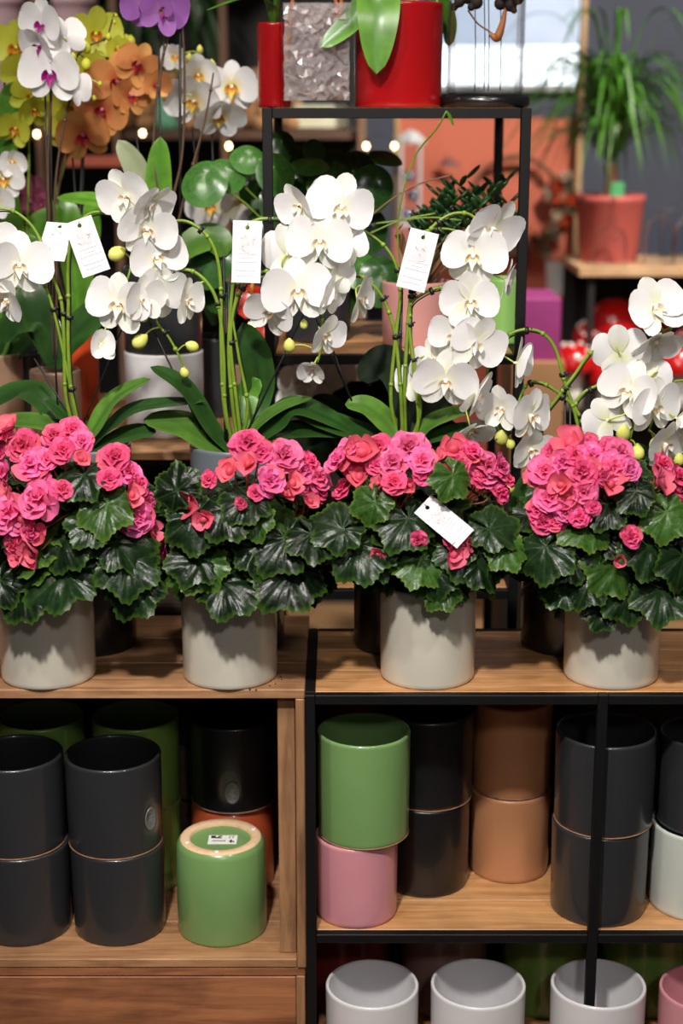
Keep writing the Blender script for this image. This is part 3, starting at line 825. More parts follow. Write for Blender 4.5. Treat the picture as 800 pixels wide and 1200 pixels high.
o.leaf([(482, 522, 2.49), (510, 470, 2.54), (530, 450, 2.56), (560, 440, 2.58)], 40, strap_x, up=(0, -.9, .5))

# ---- fourth, lower, at the right
x4 = at(664, 700, 2.475).x
o = Orchid(Vector((x4, 2.478, ZS)), 'low white orchid in a black pot above the right begonia', G_FRONT, 2.46)
o.pot(.075, HT - .012, black_g)
o.stem([(668, 655, 2.475), (682, 560), (676, 495), (662, 450), (651, 410), (636, 391), (616, 386), (595, 393), (579, 411), (571, 434), (572, 470), (581, 496), (586, 510)])
o.stem([(664, 655, 2.475), (650, 560), (634, 500), (656, 462), (674, 438), (691, 414), (714, 400), (739, 396), (756, 405), (770, 425), (776, 440), (772, 470), (760, 505)])
o.stem([(672, 655, 2.475), (690, 560), (682, 500), (673, 478), (656, 462), (640, 451), (624, 447), (614, 455), (606, 475, 2.44)])
o.stem([(676, 655, 2.475), (700, 570), (684, 500), (674, 476), (684, 460), (700, 452), (716, 450), (732, 460, 2.44), (742, 490, 2.44), (738, 515, 2.44)])
o.stem([(850, 470), (830, 400), (805, 382), (788, 384), (774, 391), (760, 406), (750, 422)], .0026, wire=True)
o.stem([(850, 480), (820, 450), (796, 446), (778, 453)], .0026, wire=False)
o.stake((662, 655), (662, 460), .002); o.stake((667, 655), (668, 465), .002)
for a in ((605, 425, 56, 70, 5, 5, .3, -.005), (588, 478, 50, -30, 10, 0, .45, .0), (621, 487, 58, 40, 8, 8, .0, -.012), (622, 526, 50, 20, 20, 5, .3, -.012),
          (767, 362, 66, 10, -15, -20, .25, -.01), (768, 400, 56, 20, 40, 10, .3, -.005), (726, 414, 60, 165, -10, 8, .0, .01), (736, 457, 64, -25, 8, 20, .0, -.012), (711, 492, 52, -160, 0, 30, .0, .0),
          (766, 477, 64, 30, 8, -5, .1, -.018), (778, 520, 56, 40, 20, 0, .2, -.01), (762, 442, 44, 160, 0, 0, .3, .01), (793, 490, 40, 60, 20, 40, .6, -.015)):
    o.fl('white', *a[:6], op=a[6], dY=a[7])
for a in ((587, 513, 20), (598, 520, 14), (730, 507, 22), (747, 530, 20), (767, 521, 17), (795, 538, 17), (597, 572, 15)):
    o.bud('white', *a)
o.leaf([(664, 652), (640, 560), (620, 570), (600, 610)], 36, strap_d)
o.leaf([(676, 652), (715, 540), (745, 530), (765, 540)], 36, strap_d)
o.leaf([(660, 654), (640, 640, 2.44), (615, 640, 2.42), (592, 635, 2.42)], 30, strap_d)

# ------------------------------------------------------------------ paper tags
paper_m = mat('tag_paper', rgb(216, 214, 216), .7, .015, 40)
pink_ink = mat('tag_pink_ink', rgb(214, 200, 203), .8, .02); grey_ink = mat('tag_grey_ink', rgb(130, 128, 140), .8, .05); blue_ink = mat('tag_blue_ink', rgb(140, 138, 200), .8, .05)
string_m = mat('tag_string', rgb(60, 54, 44), .8, .1)
def paper_tag(px, py, Y, wpx, hpx, roll, label, yaw=0, pitch=-8, seed=1):
    c = at(px, py, Y); k = m_per_px(c); w_ = wpx * k / 2; h_ = hpx * k / 2
    r = empty('price_tag', c, label, 'tag', 'paper price tags')
    M = T(c) @ RZ(yaw) @ RX(pitch) @ RY(roll)
    n = 32; hr = .0032; hz = h_ * .78; mb = MB()
    for y in (-.0003, .0003):
        for j in range(n):
            g = 2 * math.pi * j / n; cx, cz = math.cos(g), math.sin(g)
            s_ = min(w_ / max(abs(cx), 1e-6), ((h_ - hz) if cz > 0 else (h_ + hz)) / max(abs(cz), 1e-6))
            mb.v.append(Vector((cx * s_, y, hz + cz * s_)))
        for sx, sz in ((1, 1), (-1, 1), (-1, -1), (1, -1)): pass
        for j in range(n):
            g = 2 * math.pi * j / n; mb.v.append(Vector((hr * math.cos(g), y, hz + hr * math.sin(g))))
    # snap the nearest outline points onto the corners
    for lay in (0, 2 * n):
        for sx, zc in ((1, h_), (-1, h_), (-1, -h_), (1, -h_)):
            j = min(range(n), key=lambda q: (mb.v[lay + q] - Vector((sx * w_, mb.v[lay + q].y, zc))).length)
            mb.v[lay + j].x = sx * w_; mb.v[lay + j].z = zc
    for j in range(n):
        j2 = (j + 1) % n
        mb.f += [(j, j2, n + j2, n + j), (2 * n + j2, 2 * n + j, 3 * n + j, 3 * n + j2), (j2, j, 2 * n + j, 2 * n + j2), (n + j, n + j2, 3 * n + j2, 3 * n + j)]
    card = mb.xf(M).build('card', paper_m, r, smooth=False)
    rr = random.Random(seed)
    pk = MB()
    for q in range(7):                      # pale pink bloom printed on the card
        cx, cz, rad = rr.uniform(-.35, .35) * w_, h_ * rr.uniform(.05, .45), w_ * rr.uniform(.18, .4)
        i = len(pk.v); pk.v += [Vector((cx + rad * math.cos(g * .524), -.0006 - .00005 * q, cz + rad * math.sin(g * .524))) for g in range(12)]; pk.f.append(tuple(range(i, i + 12)))
    pk.xf(M).build('printed_bloom', pink_ink, card, smooth=False)
    gk = MB()
    for q in range(9):
        a = Vector((rr.uniform(-.4, .4) * w_, -.0012, h_ * rr.uniform(.05, .5))); b2 = a + Vector((rr.uniform(-.25, .25) * w_, 0, rr.uniform(-.2, .2) * w_))
        gk.tube([a, a.lerp(b2, .5) + Vector((.0006, 0, .0004)), b2], .0002, 4)
    for row, (x0, x1) in enumerate(((-.6, .6), (-.3, .4), (-.7, .75))):
        x = x0
        while x < x1:
            d = rr.uniform(.06, .16); z = h_ * (-.08 - .13 * row)
            gk.box((w_ * (x + d / 2), -.0005, z), (w_ * d, .0002, .0007)); x += d + .05
    gk.xf(M).build('printed_lines', grey_ink, card, smooth=False)
    bk = MB()
    for row in range(2):
        x = -.7 + .1 * row
        while x < .6:
            d = rr.uniform(.08, .2); z = h_ * (-.62 - .17 * row) + rr.uniform(-.0006, .0006)
            bk.tube([Vector((w_ * x, -.0005, z - .0006)), Vector((w_ * (x + d * .5), -.0005, z + .0009)), Vector((w_ * (x + d), -.0005, z - .0004))], .0003, 4); x += d + .05
    bk.xf(M).build('handwriting', blue_ink, card, smooth=False)
    MB().tube([(M @ Vector(q)) for q in ((0, -.0015, hz), (.0008, -.001, hz + .003), (.001, .0015, h_ + .001), (.0005, .006, h_ + .003))], .0005, 5).build('string', string_m, r)
    return r
paper_tag(102, 289, 2.44, 34, 66, -19, 'white paper tag tilted left, hung on the leftmost orchid', seed=3)
paper_tag(65, 283, 2.475, 34, 62, 6, 'small white paper tag half hidden behind the leftmost orchid stem', pitch=-50, seed=4)
paper_tag(289, 295, 2.435, 34, 72, 2, 'upright white paper tag hung on the second orchid beside the rack leg', seed=5)
paper_tag(489, 305, 2.435, 34, 70, 14, 'white paper tag tilted right, hung on the middle orchid', seed=6)
paper_tag(520, 611, 2.222, 31, 66, -48, 'white paper tag lying in the leaves of the third begonia', pitch=-35, seed=7)
# ------------------------------------------------------------------ begonias
brg = random.Random(11)
def begonia_leaf(seed):
    rr = random.Random(seed); n = 112; rings = 7
    mb = MB(); ed = []; ve = []
    ph = rr.uniform(0, 6); sk = rr.choice((-1, 1)) * rr.uniform(.12, .24)
    mb.v.append(Vector((0, 0, 0))); ed.append(0); ve.append(.8)
    for k in range(1, rings + 1):
        rho = k / rings
        for j in range(n + 1):
            th = math.radians(-168 + 336 * j / n)
            R = (.62 + .34 * math.cos(th * .5) ** 1.0) * (1 + sk * math.sin(th)) * (1 + .09 * math.cos(7 * th)) * (1 + .042 * (2 * abs(((th * 5.4 + ph) % 1) - .5) - .5) * 2)
            r = R * rho
            z = .05 * rho * math.cos(7 * th) * -1 * (1 - .3 * rho) + .14 * rho - (.22 + .2 * abs(sk)) * rho * rho + .10 * rho ** 3 * math.sin(3 * th + ph) + .05 * rho ** 3 * math.sin(5 * th + ph) + .04 * rho ** 4 * math.sin(13 * th + ph * 2) + .012 * math.sin(9 * rho + 6 * th)
            mb.v.append(Vector((r * math.cos(th), r * math.sin(th), z)))
            ed.append(max(0, (rho - .86) / .14) * .75); ve.append(max(0, math.cos(7 * th)) ** 18 * (1 - .55 * rho) * .8)
    for j in range(n): mb.f.append((0, 1 + j, 2 + j))
    for k in range(rings - 1):
        a = 1 + k * (n + 1); b = a + n + 1
        for j in range(n): mb.f.append((a + j, b + j, b + j + 1, a + j + 1))
    mb.attr = {'edge': ed, 'vein': ve}
    return mb
bleaf_m = leaf_mat('begonia_leaf', rgb(18, 35, 15), rgb(62, 90, 27), rgb(42, 68, 28), .32, .55, .05, 6, .3, spec=.26, bdist=.003)
bleaf_y = leaf_mat('begonia_leaf_young', rgb(50, 82, 28), rgb(92, 116, 40), rgb(70, 100, 40), .34, .25, .12, 6, .3, spec=.3, bdist=.003)
BL = [begonia_leaf(s).mesh('leaf', bleaf_m) for s in (1, 2, 3, 4, 5)]
BLY = [begonia_leaf(s).mesh('leaf', bleaf_y) for s in (6, 7)]
def round_petal(L, Wd, cup, bend, ruf, nu=6, nv=6):
    return petal_mb(L, Wd, .75, .38, cup, bend, ruf, nu, nv)
def rosette(seed):
    """the layered middle of a double begonia bloom, facing -Y"""
    rr = random.Random(seed); mb = MB()
    for k in range(15):
        t = k / 14.0
        L = .44 - .30 * t; ang = k * 137.5 + rr.uniform(-15, 15); tl_ = 22 + 58 * t + rr.uniform(-8, 8)
        i0 = len(mb.v)
        pm = round_petal(L, L * .62, -.35 - .3 * t, -.12 * L, .02, 5, 5)
        i0 = len(mb.v); mb.v += pm.v; mb.f += [tuple(i0 + q for q in f) for f in pm.f]
        mb.xf(T((0, -.02 - .10 * t, 0)) @ RY(-ang) @ RZ(-tl_), i0)
    return mb
pink_a = petal_mat('begonia_pink', rgb(210, 36, 92), rgb(242, 112, 164), .5, .25, .05, .42, rnd=.22)
pink_b = petal_mat('begonia_rose', rgb(204, 32, 74), rgb(236, 88, 134), .5, .25, .05, .42, rnd=.22)
coral = petal_mat('begonia_coral', rgb(204, 46, 70), rgb(234, 104, 124), .5, .25, .05, .5, rnd=.18)
ROS = [[rosette(s).mesh('flower', m) for s in (1, 2, 3)] for m in (pink_a, pink_b)]
GP = {m.name: [round_petal(.52, .31, c_, b_, .012, 7, 6).mesh('petal', m) for c_, b_ in ((.14, .10), (.28, -.06))] for m in (pink_a, pink_b, coral)}
SH = [round_petal(.62, .46, .75, -.16, .01, 7, 8).mesh('petal', coral)]
bud_core = MB().blob((0, -.08, 0), (.13, .16, .16), 10, 6).mesh('flower', coral)
def bloom(parent, p, size, yaw, pitch, roll, style):
    pr = W[parent]; M = T(p - pr) @ RZ(yaw) @ RX(pitch) @ RY(roll) @ S(size)
    if style == 'bud':                    # two round shell petals closing on each other
        f = put('flower', bud_core, parent, M)
        for ph, tl_ in ((90, 42), (-90, 36), (0, 58)):
            put('petal', SH[0], f, T((0, .03, 0)) @ RY(-ph + brg.uniform(-10, 10)) @ RZ(-tl_ + brg.uniform(-8, 8)) @ S(.8 if ph else .6))
        return f
    k = 0 if style == 'pink' else 1
    f = put('flower', brg.choice(ROS[k]), parent, M)
    m0 = (pink_a, pink_b)[k]
    for q in range(6):
        ph = q * 60 + brg.uniform(-14, 14)
        mm = coral if brg.random() < .22 else m0
        put('petal', brg.choice(GP[mm.name]), f, T((0, .02 + .015 * (q % 2), 0)) @ RY(-ph) @ RZ(-brg.uniform(-12, 22)) @ RX(brg.uniform(-12, 12)) @ S(brg.uniform(.9, 1.08)))
    return f
bstem = mat('begonia_stem', rgb(92, 84, 44), .5, .2, 30)
def begonia(px, label, dome, flowers, leaves, zoom, seed):
    global brg
    brg = random.Random(seed)
    x = at(px, 750, 2.325).x
    c = Vector((x, 2.328, ZS)); r = .0745; h = .153
    root = empty('potted_begonia', c, label, 'begonia', 'begonias in pale grey pots along the front')
    o = put('pot', pot_mesh(r, h, greige), root, Matrix()); W[o] = c
    MB().lathe([(r - .008, h - .012), (r * .5, h - .006), (0, h - .004)], 24, c).build('soil', soil_m, root)
    base = c + Vector((0, 0, h - .008))
    dpx, dpy, rx, rz = dome
    D = at(dpx, dpy, 2.335); k = m_per_px(D); RXm = rx * k; RZm = rz * k; RYm = .105
    ends = []
    for q in range(9):
        g = q * 2.4 + brg.uniform(-.3, .3); rad = brg.uniform(.3, .75)
        e = D + Vector((RXm * rad * math.cos(g), RYm * rad * math.sin(g), RZm * brg.uniform(.2, .6)))
        ends.append(e); b = base + Vector((.03 * math.cos(g), .03 * math.sin(g), 0))
        MB().tube(catmull([b, b.lerp(e, .5) + Vector((0, 0, .01)), e], 4), [.0042] * 5 + [.0028] * 4, 7).build('stem', bstem, root)
    def leaf(p, nrm, tipd, size, young=False):
        n_ = Vector(nrm).normalized()
        me = brg.choice(BLY if young else BL)
        L = put('leaf', me, root, frame(p - c, tipd, n_, size))
        return L
    zx, zy, zs = zoom
    for (fx, fy, fs, sx, sy, yg) in leaves:            # the leaves one can pick out, tip direction in the picture
        P = at(fx, fy, 2.328 - .105 + brg.uniform(0, .012)); kk = m_per_px(P)
        leaf(P, Vector((sx * .35 + brg.uniform(-.4, .4), -1, .75 + brg.uniform(-.4, .5))), Vector((sx, -.25, sy)), fs * kk * .70, yg)
    n = 0
    while n < 74:                                      # the rest of the mound
        u = brg.uniform(-1, 1); g = brg.uniform(0, 2 * math.pi)
        if u < -.75: continue
        cs = math.sqrt(1 - u * u); d = Vector((cs * math.cos(g), cs * math.sin(g), u))
        if d.y > .6: continue
        kk = brg.uniform(.72, 1.0)
        P = D + Vector((d.x * RXm * kk, d.y * RYm * kk, d.z * RZm * kk))
        if P.z < ZS + h + .015 and (P.xy - c.xy).length < r + .012: n += 1; continue
        nrm = Vector((d.x * .8 + brg.uniform(-.95, .95), d.y * .6 - .1 + brg.uniform(-.6, .6), max(.15, d.z) + .5 + brg.uniform(-.35, .4)))
        leaf(P - d * .012, nrm, Vector((d.x + brg.uniform(-.5, .5), d.y, -.75)), brg.uniform(.030, .060), brg.random() < .14)
        n += 1
    for f in flowers:
        fx = zx + f[0] / zs; fy = zy + f[1] / zs; fr = f[2] / zs; st = f[3] if len(f) > 3 else brg.choice(('pink', 'pink', 'rose'))
        dx = (fx - dpx) / rx; dz = (dpy - fy) / rz
        dep = math.sqrt(max(.12, 1 - min(1, dx * dx + dz * dz * .55)))
        P = at(fx, fy, 2.335 - RYm * 1.16 * dep - brg.uniform(0, .016)); kk = m_per_px(P)
        yaw = 55 * dx + brg.uniform(-22, 22); pit = -6 - 30 * dz + brg.uniform(-16, 16)
        if len(f) > 4: yaw += f[4]
        bloom(root, P, fr * (3.3 if st == 'bud' else 2.5) * kk, yaw, pit, brg.uniform(0, 360), st)
        e = min(ends, key=lambda q: (q - P).length); back = Vector((-math.sin(math.radians(yaw)), math.cos(math.radians(yaw)), 0))
        MB().tube(catmull([e, e.lerp(P, .6) - Vector((0, 0, .006)), P + back * .012], 3), .0014, 5).build('flower_stalk', stalk_m, root)
    return root
stalk_m = mat('begonia_stalk', rgb(150, 84, 60), .5, .15, 40)
B_, R_, P_ = 'bud', 'rose', 'pink'
begonia(55, 'pink begonia at the left edge with large blooms on its left', (85, 620, 108, 95),
        [(130, 262, 62, P_), (160, 395, 72, P_), (40, 455, 68, P_), (95, 185, 60, R_), (45, 110, 38, B_), (5, 140, 40, R_), (290, 125, 55, R_), (330, 165, 42, P_), (252, 200, 45, R_), (460, 230, 55, R_), (515, 285, 50, P_), (438, 312, 40, R_),
         (550, 340, 48, R_), (550, 465, 62, P_), (605, 525, 34, B_), (520, 378, 36, B_), (250, 355, 36, R_, 50), (15, 290, 42, P_), (40, 355, 30, B_), (60, 578, 46, R_), (142, 605, 44, B_), (135, 520, 46, R_), (80, 625, 32, B_), (190, 235, 45, P_), (325, 235, 28, B_), (215, 140, 40, R_), (0, 205, 40, R_), (590, 400, 34, P_), (-30, 360, 50, P_), (95, 470, 40, B_), (160, 320, 40, P_)],
        [(75, 672, 76, .1, -1, False), (160, 684, 60, .5, -1, False), (125, 590, 58, .6, -.5, True), (98, 556, 50, .3, -.6, False), (135, 635, 66, .6, -.8, False), (75, 630, 60, -.2, -1, False), (30, 690, 60, -.4, -1, False), (150, 655, 64, .8, -.6, False), (0, 680, 60, -.4, -1, False), (110, 612, 50, .2, -1, False)], (0, 470, 3.427), 21)
begonia(269, 'pink begonia second from the left with blooms gathered at its upper right', (283, 632, 100, 92),
        [(410, 175, 60, R_), (415, 258, 38, B_), (345, 285, 38, B_), (500, 322, 52, P_), (555, 225, 65, P_), (585, 332, 36, B_), (465, 205, 42, R_), (630, 285, 52, P_), (692, 310, 50, P_), (662, 248, 40, R_), (700, 370, 40, R_), (660, 405, 27, B_), (555, 375, 30, B_), (445, 370, 30, R_),
         (115, 335, 50, P_), (255, 315, 30, R_), (180, 420, 50, B_), (240, 475, 34, B_), (75, 600, 40, P_), (125, 640, 26, B_), (165, 660, 30, R_), (385, 410, 22, R_), (610, 240, 40, R_), (530, 280, 36, P_), (625, 345, 36, R_)],
        [(342, 668, 76, .2, -1, False), (262, 682, 66, -.1, -1, False), (233, 655, 56, -.4, -.9, False), (292, 585, 52, .1, -.8, False), (335, 630, 66, .3, -1, False), (228, 605, 60, -.7, -.5, False), (300, 640, 60, .1, -1, False), (262, 595, 60, -.3, -.8, False), (300, 605, 44, .2, -1, True), (365, 625, 56, .8, -.6, False), (208, 575, 48, -.5, .4, False), (240, 660, 60, -.5, -1, True)], (170, 470, 3.43), 22)
begonia(501, 'pink begonia third from the left holding a white tag in its leaves', (490, 625, 108, 80),
        [(85, 195, 48, P_), (130, 150, 40, P_), (175, 168, 48, B_), (165, 255, 35, B_), (235, 140, 42, R_), (290, 200, 50, P_), (350, 150, 62, P_), (400, 195, 46, P_), (292, 275, 42, R_), (400, 242, 36, R_), (355, 285, 24, B_), (235, 280, 22, B_), (100, 300, 36, R_), (515, 155, 42, B_), (455, 180, 25, B_), (545, 205, 32, R_),
         (585, 160, 40, R_), (640, 215, 52, P_), (690, 215, 42, P_), (665, 265, 40, P_), (690, 312, 40, R_), (720, 265, 27, R_), (530, 485, 42, R_), (510, 540, 38, B_), (565, 502, 24, B_), (385, 487, 26, R_), (235, 540, 22, B_), (130, 205, 36, R_), (230, 210, 34, R_), (610, 250, 36, R_), (490, 235, 24, B_)],
        [(478, 607, 62, .3, -.9, False), (530, 556, 44, .5, -.8, True), (492, 655, 52, .4, -.6, True), (420, 640, 64, -.6, -.9, False), (440, 588, 44, -.3, -.7, True), (560, 660, 56, .6, -.8, False), (520, 690, 40, .2, -.8, True), (545, 640, 60, .6, -.8, False), (402, 620, 56, -.9, -.4, False), (572, 620, 54, .8, -.4, False), (590, 640, 44, 1, -.1, True), (510, 668, 54, .1, -1, False), (440, 655, 50, -.5, -1, False)], (370, 480, 3.2), 23)
begonia(717, 'pink begonia at the right with a dense ball of blooms on its left', (705, 625, 108, 92),
        [(165, 252, 58, P_), (240, 215, 48, P_), (270, 140, 50, B_), (200, 170, 42, R_), (320, 250, 55, R_), (355, 190, 52, P_), (420, 155, 42, R_), (462, 175, 52, P_), (445, 235, 56, P_), (500, 240, 42, P_), (325, 332, 56, P_), (235, 305, 38, B_), (185, 355, 52, P_), (140, 400, 42, R_), (160, 450, 42, R_), (250, 410, 44, P_), (302, 430, 40, R_), (360, 395, 27, R_), (425, 302, 40, B_),
         (120, 275, 28, B_), (635, 225, 46, R_), (620, 295, 42, B_), (700, 275, 46, R_), (715, 330, 36, R_), (510, 512, 40, R_), (465, 602, 22, B_), (675, 390, 22, R_), (718, 450, 34, R_), (290, 185, 42, R_), (265, 365, 40, B_), (395, 265, 40, R_), (215, 450, 36, R_), (340, 140, 38, R_), (655, 262, 36, P_)],
        [(705, 714, 38, .5, -1, False), (712, 590, 50, .3, -.7, False), (745, 575, 44, .2, -.7, False), (690, 615, 56, -.2, -1, True), (780, 600, 50, .6, -.6, True), (668, 650, 60, -.6, -.8, False), (720, 660, 60, .2, -1, True), (760, 640, 62, .5, -.8, False), (640, 640, 60, -.9, -.4, False), (775, 690, 60, .6, -.8, False), (690, 680, 54, -.4, -1, False), (735, 690, 60, .1, -1, False), (662, 690, 44, -.6, -.8, False), (800, 650, 60, .6, -.6, False)], (590, 480, 3.43), 24)

cb = MB(); cbr = random.Random(2)
for k in range(26):
    q_ = on(308 + cbr.gauss(0, 9), 797 + cbr.gauss(0, 5), ZS); s_ = cbr.uniform(.0006, .0016) * (2.2 if k == 0 else 1)
    cb.blob(q_ + Vector((0, 0, s_ * .6)), (s_, s_, s_ * .7), 6, 4)
tag(cb.build('soil_crumbs', soil_m, None), 'dark crumbs of soil on the crate beside the second begonia', 'soil', kind='stuff')
# ------------------------------------------------------------------ second row: coloured orchids on the step crate
G_BACK = 'coloured orchids behind the white ones'
terra2 = glaze('mushroom_glaze', rgb(150, 120, 98), .4); orange_g = glaze('orange_glaze', rgb(214, 78, 36), .35)
def back_orchid(px, Y, r, h, m, label, z=ZK):
    x = at(px, 430, Y).x
    o = Orchid(Vector((x, Y, z)), label, G_BACK, Y); o.pot(r, h, m); return o
# white with purple lip, pot in mushroom brown
o = back_orchid(64, 2.80, .045, .115, terra2, 'white orchid with purple lips in a brown pot at the upper left')
o.stem([(64, 420), (60, 330), (56, 200), (60, 90), (52, 30), (44, -20)], .0028, stem_d, False)
o.stem([(66, 420), (66, 330), (64, 230), (74, 150), (86, 100), (88, 70), (104, 54), (124, 44), (132, 22)], .0022, stem_d, False)
o.stake((62, 425), (58, -10), .0022); o.stake((58, 425), (52, 40), .0018)
for a in ((50, 28, 52, -25, 5, 10, .15), (60, 86, 62, -5, 5, 0, 0), (46, 52, 44, -30, 25, 0, .3), (76, 44, 46, 160, 0, 30, .1), (84, 100, 44, 140, 0, -20, .1)):
    o.fl('white_purple', *a[:6], op=a[6])
for a in ((101, 56, 15), (101, 75, 15), (86, 66, 10), (127, 43, 9), (88, 92, 9), (80, 84, 7), (69, 107, 10), (136, 18, 5), (134, 26, 5), (93, 117, 7), (110, 115, 7), (117, 98, 6)):
    o.bud('yellow', *a)
o.leaf([(64, 430), (52, 390), (36, 350), (8, 330)], 40, strap_d, up=(0, -.8, .6)); o.leaf([(64, 430), (80, 400), (108, 372), (130, 350)], 40, strap_d, up=(0, -.8, .6))
o.leaf([(64, 425), (50, 380), (20, 380), (0, 400)], 46, strap_d, up=(0, -.6, .8))
# yellow
o = back_orchid(22, 2.98, .05, .12, charcoal, 'yellow green orchid behind the purple lipped orchid')
o.stem([(22, 440), (30, 300), (34, 180), (30, 110), (22, 60)], .0026, stem_g, False); o.stem([(26, 440), (60, 250), (100, 120), (112, 60), (135, 52), (150, 48)], .0024, stem_g, False)
o.stake((14, 440), (4, 45), .002); o.stake((24, 440), (12, 110), .002)
for a in ((20, 56, 56, -10, 0, 0, .1), (25, 85, 48, 20, 20, 40, .3), (36, 112, 46, 20, 20, 40, .2), (112, 40, 54, 15, 0, 0, .2), (106, 84, 50, 0, 10, 30, .2), (40, 128, 40, 30, 30, 0, .3), (84, 122, 44, 0, 20, 0, .3), (18, 150, 40, 0, 20, 20, .3), (138, 58, 30, 10, 0, 0, .6), (75, 150, 40, 0, 0, 0, .3)):
    o.fl('yellow', *a[:6], op=a[6])
for a in ((153, 48, 14), (162, 60, 10), (148, 44, 8), (140, 58, 16)): o.bud('yellow', *a)
o.leaf([(22, 430), (10, 300), (-4, 200), (20, 90)], 50, strap_l, up=(0, -1, .1))
o.leaf([(22, 430), (20, 320), (50, 270), (75, 255)], 46, strap_l, up=(0, -.8, .5)); o.leaf([(22, 430), (5, 340), (0, 290), (20, 250)], 44, strap_m, up=(0, -1, .2))
# orange
o = back_orchid(94, 2.96, .035, .155, orange_g, 'orange orchid in a narrow orange pot')
o.stem([(94, 380), (70, 330), (66, 250), (82, 150), (110, 100), (140, 78), (165, 68)], .0026, stem_d, False)
o.stake((90, 400), (96, 170), .0018); o.stake((100, 400), (84, 170), .0018); o.stake((92, 400), (102, 40), .0018)
for a in ((138, 96, 60, 5, 5, 0, .1), (120, 128, 58, -10, 15, 20, .15), (98, 158, 54, -5, 20, -10, .1), (160, 76, 46, 20, 0, 30, .2), (152, 112, 44, 40, 10, 0, .2), (182, 100, 34, 30, 0, 0, .5)):
    o.fl('orange', *a[:6], op=a[6])
o.leaf([(94, 400), (100, 300), (110, 250), (134, 240)], 34, strap_l, up=(0, -.6, .8)); o.leaf([(94, 390), (85, 300), (75, 250), (62, 235)], 36, strap_l, up=(0, -.7, .7))
# purple, tall, in the charcoal pot on the white pot
xw = at(193, 460, 2.80).x
wp = pot(Vector((xw, 2.80, ZK)), .0705, .150, white_g, 'white pot on the step crate carrying a charcoal orchid pot', 'pots that lift the coloured orchids')
o = Orchid(Vector((xw, 2.80, ZK + .150)), 'tall purple orchid in a charcoal pot stacked on the white pot', G_BACK, 2.80)
o.pot(.0705, .148, charcoal)
o.stem([(205, 320), (200, 250), (212, 190), (216, 130), (215, 50), (208, -20)], .0026, stem_d, False)
o.stem([(186, 320), (188, 250), (180, 180), (184, 110), (192, 60), (188, 35), (180, 18)], .0024, stem_d, False)
o.stem([(186, 110), (190, 70), (196, 50), (198, 30)], .002, stem_d, False)
o.stem([(194, 320), (220, 215), (238, 150), (246, 110), (250, 85)], .0022, stem_d, False)
o.stake((211, 330), (211, -20), .0026); o.stake((190, 330), (186, 40), .002); o.stake((178, 330), (160, 160), .0018)
for a in ((172, 4, 56, -10, 30, 0, .2), (190, 10, 56, 30, 20, 20, .3)): o.fl('purple', *a[:6], op=a[6])
o.leaf([(190, 318), (186, 270), (186, 210), (188, 160)], 32, strap_l, up=(0, -1, 0)); o.leaf([(186, 318), (178, 260), (160, 200), (138, 164)], 30, mat('leaf_back', rgb(132, 140, 104), .5, .1), up=(.2, -1, 0))
o.leaf([(188, 318), (160, 262), (120, 238), (66, 232)], 30, strap_l, up=(0, -.5, .8)); o.leaf([(196, 318), (220, 290), (250, 280), (266, 300)], 40, strap_m, up=(0, -.7, .6))
# white with yellow throat
o = back_orchid(255, 2.98, .05, .15, charcoal, 'white orchid with yellow throats left of the tall rack')
o.stem([(255, 380), (240, 260), (230, 190), (242, 140), (246, 110), (240, 80), (236, 56)], .0024, stem_d, False)
o.stem([(258, 380), (262, 300), (258, 240)], .0024, stem_g, False)
o.stake((250, 380), (225, 150), .0018); o.stake((256, 380), (247, 120), .0018)
for a in ((272, 102, 54, -4, 5, 0, .05), (228, 118, 62, -20, 20, 10, .2), (232, 88, 46, 10, 10, 0, .5), (256, 134, 56, 10, 45, 0, .2), (268, 238, 66, 160, 20, 10, .1), (206, 66, 34, -10, 10, 0, .7), (284, 232, 50, 20, 30, 0, .2), (246, 240, 50, 10, 20, 0, .2)):
    o.fl('white_yellow', *a[:6], op=a[6])
for a in ((248, 77, 14), (222, 68, 12), (234, 58, 10), (209, 80, 16)): o.bud('white', *a)
o.leaf([(255, 380), (240, 330), (226, 300), (222, 270)], 40, strap_d, up=(0, -.8, .5))
# small white and a mauve one at the far left
o = back_orchid(-2, 2.90, .045, .13, terra2, 'small white orchid cut off by the left edge')
o.stem([(-2, 420), (-4, 300), (0, 240), (4, 200)], .0022, stem_g, False)
for a in ((4, 210, 44, 10, 10, 0, .2), (-6, 235, 40, 0, 20, 10, .3), (14, 190, 34, 20, 10, 0, .4)): o.fl('white_yellow', *a[:6], op=a[6])
o.leaf([(-2, 420), (10, 340), (20, 300), (44, 280)], 46, strap_m, up=(0, -.9, .4)); o.leaf([(-2, 420), (5, 360), (25, 330), (55, 325)], 40, strap_d, up=(0, -.9, .4)); o.leaf([(-4, 430), (10, 420), (40, 400), (60, 405)], 30, strap_d, up=(0, -.6, .7))
kind('mauve', rgb(150, 66, 96), rgb(170, 92, 118), rgb(150, 66, 96), rgb(168, 90, 116), rgb(110, 20, 60), rgb(150, 40, 80), rgb(190, 120, 150))
o = back_orchid(36, 3.08, .045, .13, charcoal, 'small mauve orchid deep in the left display')
o.stem([(36, 400), (36, 300), (38, 240), (40, 215)], .0022, stem_g, False)
for a in ((38, 215, 22, 0, 10, 0, .3), (30, 228, 22, -20, 10, 0, .3), (44, 230, 22, 20, 10, 0, .3), (36, 240, 24, 0, 20, 0, .3), (48, 240, 20, 10, 20, 0, .3), (20, 235, 20, 0, 20, 0, .3)): o.fl('mauve', *a[:6], op=a[6])

